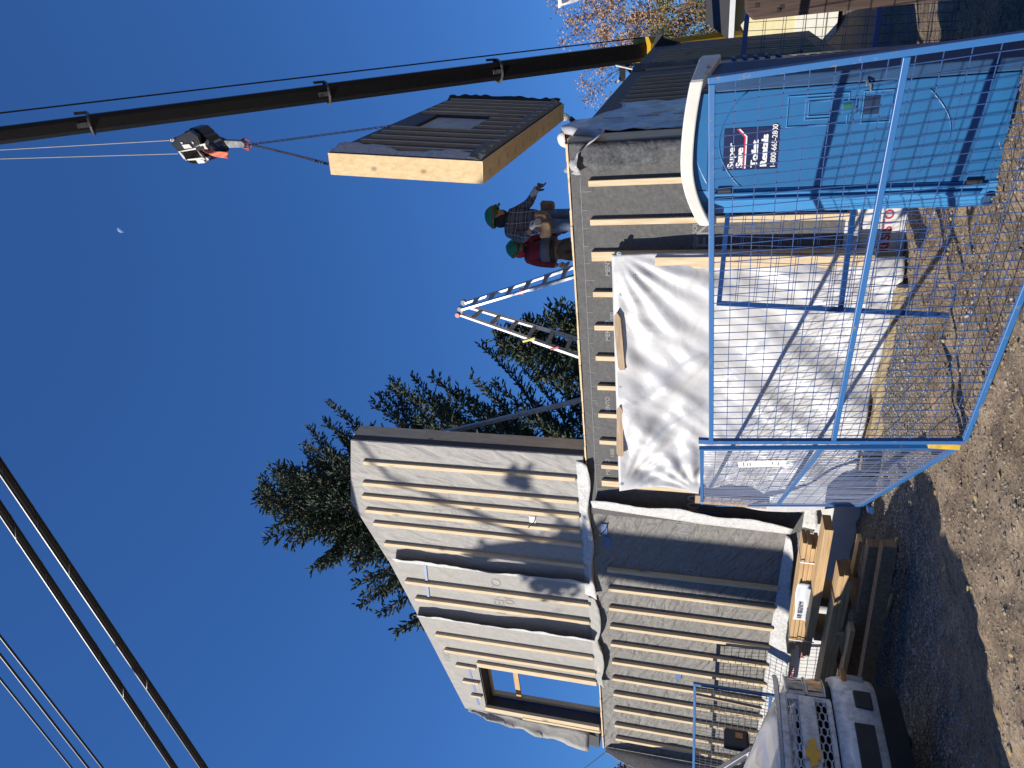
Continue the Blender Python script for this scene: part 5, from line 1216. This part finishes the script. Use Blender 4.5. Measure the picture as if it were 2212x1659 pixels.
# ---------------- conifers ----------------
def conifer(base,H,Rm,seed,label,zmin,cones=True,whorl=.52,lean=0,droop=.25,dens=1,name='spruce_tree'):
    R=random.Random(seed); base=V(base); root=thing(name,label,'tree',base,'spruce trees behind the house')
    tk=MB(); top=base+V((lean,0,H)); tk.tube([base.lerp(top,t)+V((R.uniform(-.05,.05),0,0)) for t in [i/12 for i in range(13)]],[H*.014*(1-i/12)+.02 for i in range(13)],8)
    br_=MB(); nd=MB(); cn=MB()
    def tuft(p,d,L_,w_):
        d=d.normalized(); a_=d.orthogonal().normalized(); a_.rotate(Matrix.Rotation(R.uniform(0,6.3),3,d)); b_=d.cross(a_)
        q=p+d*L_
        m_=p+d*L_*.4
        nd.add([p,m_+a_*w_,m_-a_*w_*.5+b_*w_*.87,m_-a_*w_*.5-b_*w_*.87,q],[(0,1,2),(0,2,3),(0,3,1),(4,2,1),(4,3,2),(4,1,3)])
    z=zmin
    while z<H-.25:
        t=z/H; L0=min(5.5 if H>12 else 9,Rm*(1-t)**.9*(.75+.25*min(1,(H-z)/2)))+.15
        nb=R.choice([5,6,6])+(3 if (H>12 and t<.62) else 0)
        a0=R.uniform(0,6.28)
        for k in range(nb):
            a=a0+k*6.28/nb+R.uniform(-.25,.25); L_=L0*R.uniform(.62,1.12)*(.68 if (math.cos(a)<-.1 and t<.42 and H>12) else (1.18 if (math.cos(a)>.1 and H>12) else 1))
            z0=z+R.uniform(-.2,.2); p=base.lerp(top,min(.99,z0/H)); d=V((math.cos(a),math.sin(a),0))
            n=max(3,int(L_/.16)); pts=[]; rise=R.uniform(.0,.22)+(.5*t)
            for i in range(n+1):
                s=i/n; pts.append(p+d*L_*s+V((0,0,L_*(rise*s-droop*math.sin(s*3.0)*(1-t)+.16*s**3))))
            br_.tube(pts,[.035*(1-.8*i/n)*(.4+L_/4) for i in range(n+1)],4,cap=False)
            for i in range(1,n+1):
                s=i/n; dd=(pts[i]-pts[i-1]).normalized(); side=dd.cross(V((0,0,1))).normalized()
                for sg in (-1,1,-.35,.35):
                    tl=(.38+.85*(1-s)*min(1,L_/2.4))*R.uniform(.5,1.1)*(1 if s>.15 else .5)
                    td=(dd*.8+side*sg*R.uniform(.4,1.0)+V((0,0,R.uniform(-.35,.15)-(.5 if abs(sg)<.5 else 0)))).normalized()
                    m_=max(1,int(tl/.095*dens))
                    for q in range(m_):
                        pp=pts[i]+td*tl*(q/m_); jd=(td+V((R.uniform(-.6,.6),R.uniform(-.6,.6),R.uniform(-.5,.5)))).normalized()
                        tuft(pp,jd,R.uniform(.16,.28),R.uniform(.032,.055))
                if R.random()<.9: tuft(pts[i],(dd+V((R.uniform(-.4,.4),R.uniform(-.4,.4),R.uniform(-.2,.5)))),.26,.05)
                if cones and t>.45 and s>.45 and R.random()<.75*(t+.1):
                    for _ in range(R.choice([1,2,3])):
                        cp=pts[i]+V((R.uniform(-.14,.14),R.uniform(-.14,.14),R.uniform(-.12,.04))); cd_=V((R.uniform(-.2,.2),R.uniform(-.2,.2),-1))
                        u=.032; cn.add([cp,cp+cd_*.06+V((u,0,0)),cp+cd_*.06+V((-u/2,u,0)),cp+cd_*.06+V((-u/2,-u,0)),cp+cd_*.14],[(0,1,2),(0,2,3),(0,3,1),(4,2,1),(4,3,2),(4,1,3)])
        z+=whorl*R.uniform(.75,1.2)
    tk.build('trunk',mat('spruce bark',(.09,.065,.05),.9,var=.3),root); br_.build('branches',mat('spruce bark',()),root,fix=False) if False else br_.build('branches',MATS['spruce bark'],root,fix=False)
    nd.build('crown',mat('spruce needles',(.020,.040,.022),.75,var=.3,sc=1.3,c2=(.055,.085,.042)),root,fix=False)
    if cones and cn.v: cn.build('cones',mat('spruce cones',(.19,.105,.05),.8,sc=2,c2=(.33,.20,.10)),root,fix=False)
    adopt(root)
tipP=W(561,1067,Y=20.5)
conifer((tipP.x-.0,20.5,-.3),tipP.z+.3,8.6,21,'tall dark spruce heavy with brown cones rising behind the upper wall',3.2,dens=1.0,whorl=.46)
t2=W(1073,737,r=24); conifer((t2.x-.3,t2.y,-.3),t2.z+.3,3.4,22,'smaller spruce tip visible behind the aluminium ladder',3.0,lean=.3,whorl=.36)
# ---------------- broadleaf trees and shrubs ----------------
TWG=mat('twig bark',(.10,.07,.05),.9,var=.3,c2=(.20,.15,.11)); 
def broad(name,label,base,H,seed,leafm,spread=.55,lv=5,leaf=.10,nl=5,L0=2.0,r0=.09,group=None,dirv=V((0,0,1)),cat='tree'):
    R=random.Random(seed); base=V(base); root=thing(name,label,cat,base,group); tw=MB(); lf=MB()
    def leafc(p):
        for _ in range(nl):
            c=p+V((R.gauss(0,leaf),R.gauss(0,leaf),R.gauss(0,leaf))); a_=V((R.gauss(0,1),R.gauss(0,1),R.gauss(0,1))).normalized()*leaf*.45; b_=a_.orthogonal().normalized()*leaf*.33
            lf.add([c-a_,c+b_,c+a_,c-b_],[(0,1,2,3)])
    def grow(p,d,L_,r_,k):
        n=4; pts=[p]; 
        for i in range(n): 
            d=(d+V((R.gauss(0,.10),R.gauss(0,.10),R.gauss(0,.06)+.03))).normalized(); pts.append(pts[-1]+d*L_/n)
        tw.tube(pts,[r_*(1-.35*i/n) for i in range(n+1)],5 if k<3 else 3,cap=False)
        if k>=lv-2: 
            for q in pts[1:]: 
                if R.random()<.75: leafc(q)
        if k>=lv: leafc(pts[-1]); return
        for _ in range(R.choice([2,3,3])):
            q=pts[R.choice([2,3,4])]; nd_=(d+V((R.gauss(0,spread),R.gauss(0,spread),R.gauss(0,spread*.7)))).normalized(); grow(q,nd_,L_*R.uniform(.62,.85),r_*.6,k+1)
    grow(base,V(dirv).normalized(),L0,r0,0); grow(base,(V(dirv)+V((.3,.1,0))).normalized(),L0,r0*.8,0); grow(base,(V(dirv)+V((-.35,0,0))).normalized(),L0,r0*.8,0)
    tw.build('branches',TWG,root,fix=False); lf.build('leaves',leafm,root,fix=False); adopt(root)
TAN=mat('dry tan leaves',(.36,.20,.09),.8,sc=.9,c2=(.52,.33,.17)); RUST=mat('rusty leaves',(.13,.06,.03),.8,sc=1,c2=(.26,.13,.06))
b_=W(1500,-40,Y=31); broad('maple_tree','thin autumn tree with dry tan leaves behind the crane',(b_.x,31,1.0),6,41,TAN,.42,6,.11,2,2.6,.12)
b_=W(1480,60,Y=33); broad('maple_tree','second tan leaved autumn tree further back beside the yellow boom base',(b_.x,33,1.0),6,43,TAN,.42,5,.11,2,1.8,.09)
b_=W(1360,1665,Y=17); broad('autumn_tree','rusty leaved autumn tree past the left end of the wall',(b_.x-1.2,17,1.2),6,42,RUST,.6,5,.13,7,1.35,.12)
def shrub(name,label,c,rx,ry,rz_,seed,m1,m2,n=5200,leaf=.10):
    R=random.Random(seed); c=V(c); root=thing(name,label,'shrub',(c.x,c.y,c.z-rz_)); 
    for mt_,k in ((m1,.5),(m2,.5)):
        lf=MB()
        for i in range(int(n*k)):
            a_=V((R.gauss(0,1),R.gauss(0,1),R.gauss(0,1))).normalized(); rr_=R.uniform(.55,1.0)**.5*(1+.28*noise.noise(a_*2.2+V((seed,0,0)))); p=c+V((a_.x*rx,a_.y*ry,a_.z*rz_))*rr_
            if noise.noise(p*1.3+V((k*seed,3,3)))*(1 if mt_ is m1 else -1)<-.12: continue
            u=V((R.gauss(0,1),R.gauss(0,1),R.gauss(0,1))).normalized()*leaf*.5; v=u.orthogonal().normalized()*leaf*.32; lf.add([p-u,p+v,p+u,p-v],[(0,1,2,3)])
        lf.build('foliage',mt_,root,fix=False)
    st_=MB()
    for i in range(14):
        a=R.uniform(0,6.3); st_.tube([c-V((0,0,rz_)),c+V((math.cos(a)*rx*.5,math.sin(a)*ry*.5,0)),c+V((math.cos(a)*rx*.8,math.sin(a)*ry*.8,rz_*.6))],[.05,.03,.01],5)
    st_.build('stems',TWG,root); adopt(root)
GLF=mat('green hedge leaves',(.045,.085,.022),.7,sc=1,c2=(.13,.18,.05)); OLF=mat('orange brown leaves',(.16,.075,.025),.8,sc=1,c2=(.34,.20,.08))
c_=W(1505,25,Y=27.5); shrub('hedge_shrub','tall green and russet shrub behind the house with the white gutter',(c_.x+.2,27.5,c_.z-.2),2.1,1.2,1.75,51,GLF,OLF,12000,.09)
c_=W(1525,66,Y=28); shrub('autumn_shrub','orange brown shrub between the yellow boom base and the white gutter',(c_.x,28,c_.z-.3),1.2,1.2,1.4,53,OLF,mat('brown leaves',(.10,.06,.03),.8,c2=(.20,.13,.07)),5000,.09)
# ---------------- overhead wires ----------------
def wire_(label,pts,r_,mt,name='overhead_cable',wrap=False,grp=None):
    P_=[V(p) for p in pts]; base=P_[0]; mb=MB(); mb.tube([p-base for p in P_],r_,8)
    o=mb.build(name,mt,smooth=True); o.location=base; tag(o,label,'cable',grp)
    if wrap:
        m2=MB(); L_=(P_[-1]-P_[0]).length; n=int(L_/.05); t=(P_[-1]-P_[0]).normalized(); a_=t.orthogonal().normalized(); b2=t.cross(a_)
        m2.tube([P_[0]-base+(P_[-1]-P_[0])*i/n+(a_*math.cos(i*.42)+b2*math.sin(i*.42))*r_*1.12 for i in range(n+1)],.0028,4,cap=False)
        for k in range(3):
            a=2.1*k+.6; m2.tube([P_[0]-base+(a_*math.cos(a)+b2*math.sin(a))*r_*1.0,P_[-1]-base+(a_*math.cos(a)+b2*math.sin(a))*r_*1.0],r_*.22,5,cap=False)
        m2.build('lashing_wire',mat('lashing',(.03,.03,.033),.4),o,fix=False)
WBK=mat('cable black',(.012,.012,.014),.45,var=.3)
def along(x0,y0,x1,y1,z0,z1,e=2.5):
    a_=W(x0,y0,Z=z0); b_=W(x1,y1,Z=z1); d=b_-a_; return [a_-d*e,a_,a_+d*.5,b_,b_+d*e]
wire_('thick black bundled cable, the one nearer the crane hook in the top corner',along(0,1008,440,1659,8.8,8.8),.047,WBK,wrap=True,grp='cables crossing the sky')
wire_('thick black bundled cable just left of the other thick one',along(0,1098,376,1659,9.2,9.2),.043,WBK,wrap=True,grp='cables crossing the sky')
wire_('thin sky cable, nearest of the three thin ones to the thick cables',along(0,1374,222,1659,11,11),.018,WBK,grp='cables crossing the sky')
wire_('thin sky cable, middle one of the three thin cables',along(0,1414,191,1659,11,11),.018,WBK,grp='cables crossing the sky')
wire_('thin sky cable at the very corner of the picture',along(0,1466,155,1659,11,11),.015,WBK,grp='cables crossing the sky')
# thin wires low on the left
wire_('thin dark service wire passing the autumn tree left of the wall',[W(1262,1660,r=20),W(1340,1600,r=18),W(1296,1540,r=16)],.008,WBK,name='service_wire')
# ---------------- moon ----------------
mc=W(262,495,r=1500); dep_=(mc-O).length; rad=6.6/FPX*dep_
mu=c2w(V((-(305-262)*0-.35,.9,0))).normalized(); fw=(mc-O).normalized(); 
mb=MB(); Sv=-LD; full=MB().ball((0,0,0),1,48,36)
vv=[V(v) for v in full.v]
keep=[f for f in full.f if sum((vv[k] for k in f),V()).normalized().dot(Sv)>.03 and sum((vv[k] for k in f),V()).dot(fw)<0]
mb.add([mc+v*rad for v in vv],keep); mo_=mb.build('moon',mat('moon surface',(.12,.22,.46),.9,sc=.05,c2=(.18,.30,.56)),fix=False)
for v in mo_.data.vertices: v.co-=mc
mo_.location=mc; tag(mo_,'small pale half moon in the open blue sky','moon')
# ---------------- neighbouring houses ----------------
nh=thing('neighbour_house','pale yellow neighbouring house with white gutter behind the fence at the right edge','house',(2.5,24,-1.0))
GUT=mat('white gutter',(.62,.63,.64),.5,var=.05); SID=mat('yellow siding',(.68,.62,.36),.7,var=.06); SOF=mat('dark soffit',(.05,.05,.045),.8); ROF=mat('dark roof shingles',(.045,.045,.048),.9,var=.3,sc=20)
ge=W(1578,84,Y=22.6); gzz=ge.z
MB().box(ge.x,9,22.53,22.65,gzz-.09,gzz+.06).build('gutter',GUT,nh,bevel=.01)
yR=24.0
MB().prism([(ge.x-.05,22.66,gzz+.03),(ge.x+.35,25.2,gzz+.75),(9,25.2,gzz+.75),(9,22.66,gzz+.03)],(0,0,-.06)).build('roof',ROF,nh)
MB().box(ge.x+.02,9,22.66,yR,gzz-.10,gzz-.06).build('soffit',SOF,nh)
zt_=W(1700,30,Y=yR).z
lx=W(1740,86,Y=yR).x-.25
wl=MB(); wl.box(lx,9,yR,yR+6,-1.6,gzz-.1); wl.build('wall',SID,nh)
ga=MB(); z_=W(1720,30,Y=yR).z; k=0
zb_=W(1812,30,Y=yR).z
dz=(z_-zb_)/4
for k in range(4): ga.box(lx+.02,9,yR-.04,yR-.001,zb_+dz*k+.02,zb_+dz*(k+1)-.008)
ga.build('garage_door',mat('cream garage door',(.70,.68,.60),.6,var=.07,sc=3),nh)
MB().box(lx-.12,lx,yR-.03,yR+.1,-1.6,gzz-.1).build('corner_trim',GUT,nh)
MB().box(lx-.02,lx+.5,yR-.06,yR-.02,gzz-.34,gzz-.2).build('wall_light_box',GUT,nh)
adopt(nh)
n2_=thing('neighbour_house','dark roofed house with a white wall past the left end of the site','house',W(1420,1690,r=19)*1.0)
q=W(1385,1668,Y=13.5); MB().box(q.x-6,q.x+.9,13.5,18,-.4,q.z-.55).build('wall',mat('white house wall',(.6,.6,.6),.7),n2_)
MB().prism([(q.x-6,13.2,q.z-.55),(q.x+1.2,13.2,q.z-.55),(q.x+.5,15,q.z+.7),(q.x-6,15,q.z+.7)],(0,.1,0)).prism([(q.x-6,13.2,q.z-.55),(q.x+1.2,13.2,q.z-.55),(q.x+1.2,18,q.z-.55),(q.x-6,18,q.z-.55)],(0,0,.08)).build('roof',ROF,n2_)
adopt(n2_)
# white curved object of unknown kind at the top edge, shaped like a lamp head
lp=thing('white_curved_object','white curved object edge poking in above the tan leaved tree at the right edge','lamp',W(1220,-30,Y=14))
Yl=14
mb=MB(); mb.prism([W(x,y,Y=Yl) for x,y in [(1205,17),(1209,18),(1214,12),(1240,6),(1258,-3),(1258,-60),(1205,-60)]],(0,.25,0)); mb.build('lamp_head',mat('lamp head white',(.75,.75,.76),.4),lp,bevel=.02)
mb=MB(); mb.prism([W(x,y,Y=Yl-.01) for x,y in [(1212,-2),(1214,8),(1222,6),(1230,1),(1232,-10),(1225,-30),(1212,-30)]],(0,-.004,0)); mb.build('lens',mat('lamp lens shade',(.12,.13,.17),.3),lp)
MB().tube([W(1230,-55,Y=Yl+.1),W(1230,-300,Y=Yl+.1)+V((0,0,.0)),V((W(1230,-300,Y=Yl+.1).x,Yl+.1,-.3))],.05,8).build('pole',mat('lamp pole',(.35,.36,.36),.5,.5),lp); adopt(lp)
# ---------------- things behind the camera that throw the shadows in the photo ----------------
L2d=V((math.sin(a),math.cos(a),0)); 
SDX,SDY,SDZ=math.sin(math.radians(SUN_AZ)),math.cos(math.radians(SUN_AZ)),math.tan(math.radians(SUN_EL))
tb=V((-7.15-SDX*10,D-SDY*10,-.2))
ot=thing('roadside_tree','old bare poplar trunk with leafy shoots and an added shade bough behind the viewpoint','tree',tb)
mb=MB(); mb.tube([tb,tb+V((.05,0,3)),tb+V((-.05,0,6)),tb+V((.05,0,8.8)),tb+V((-.1,0,10.4))],[.48,.44,.42,.36,.10],12); mb.build('trunk',TWG,ot)
R=random.Random(77); lf=MB()
wk=V((-2.45-SDX*10.5-tb.x,8.3-SDY*10.5-tb.y,4.2+SDZ*10.5-tb.z))  # long bough and its leaf clump added to shade the deck workers
mb=MB(); mb.tube([tb+V((.1,0,9.3)),tb+wk*.3+V((0,0,8.6)),tb+wk*.7+V((0,0,5.2)),tb+wk],[.06,.035,.03,.02],6); mb.tube([tb+V((.1,0,8.9)),tb+V((.8,0,9.3)),tb+V((1.4,0,9.8))],[.05,.03,.02],6); mb.build('shade_bough',TWG,ot)
for (dx,dy,dz_,rr_,n) in [(-.3,0,9.3,.42,900),(-.25,0,10.5,.17,160),(1.35,0,9.75,.16,90),(.3,0,9.0,.25,200),(wk.x+.1,wk.y,wk.z,.55,1500),(wk.x-.45,wk.y,wk.z-.4,.45,700)]:
    for i in range(n):
        p=tb+V((dx+R.gauss(0,rr_*.45),dy+R.gauss(0,rr_*.45),dz_+R.gauss(0,rr_*.45))); u=V((R.gauss(0,1),R.gauss(0,1),R.gauss(0,1))).normalized()*.09; v=u.orthogonal().normalized()*.06; lf.add([p-u,p+v,p+u,p-v],[(0,1,2,3)])
lf.build('crown',GLF,ot,fix=False); adopt(ot)
hv=2.05; k_=(hv+.05)/SDZ
cs=W(2100,1120,Z=-.05); ce=W(2112,1600,Z=-.15)
C0=V((cs.x-SDX*k_,cs.y-SDY*k_,0)); e1=V((ce.x-cs.x,ce.y-cs.y,0)).normalized()
e2=V((e1.y,-e1.x,0)); e2=e2 if e2.y>0 else -e2
vn=thing('parked_van','plain white van parked behind the viewpoint','van',C0+V((0,0,-.2)))
def vp(l_,w_,z): return C0+e1*l_+e2*w_+V((0,0,z))
mb=MB()
prof=[(.0,.45),(.0,1.75),(.12,2.0),(.3,hv),(3.6,hv),(4.2,1.95),(4.75,1.25),(5.3,1.1),(5.4,.5)]
mb.prism([vp(l_,.0,z) for l_,z in prof],e2*1.9); mb.build('body',mat('white van paint',(.7,.7,.7),.3,coat=.4),vn,bevel=.06)
mb=MB()
for l_ in (1.0,4.3):
    for w_ in (-.02,1.72): mb.tube([vp(l_,w_,.18),vp(l_,w_+.2,.18)],.34,20)
mb.build('wheels',RUB,vn)
mb=MB(); mb.prism([vp(3.7,-.012,1.3),vp(4.6,-.012,1.3),vp(4.15,-.012,1.85),vp(3.7,-.012,1.85)],e2*.008); mb.prism([vp(4.25,.15,1.93),vp(4.25,1.75,1.93),vp(4.78,1.75,1.29),vp(4.78,.15,1.29)],e1*.02); mb.build('windows',GLASS,vn); adopt(vn)
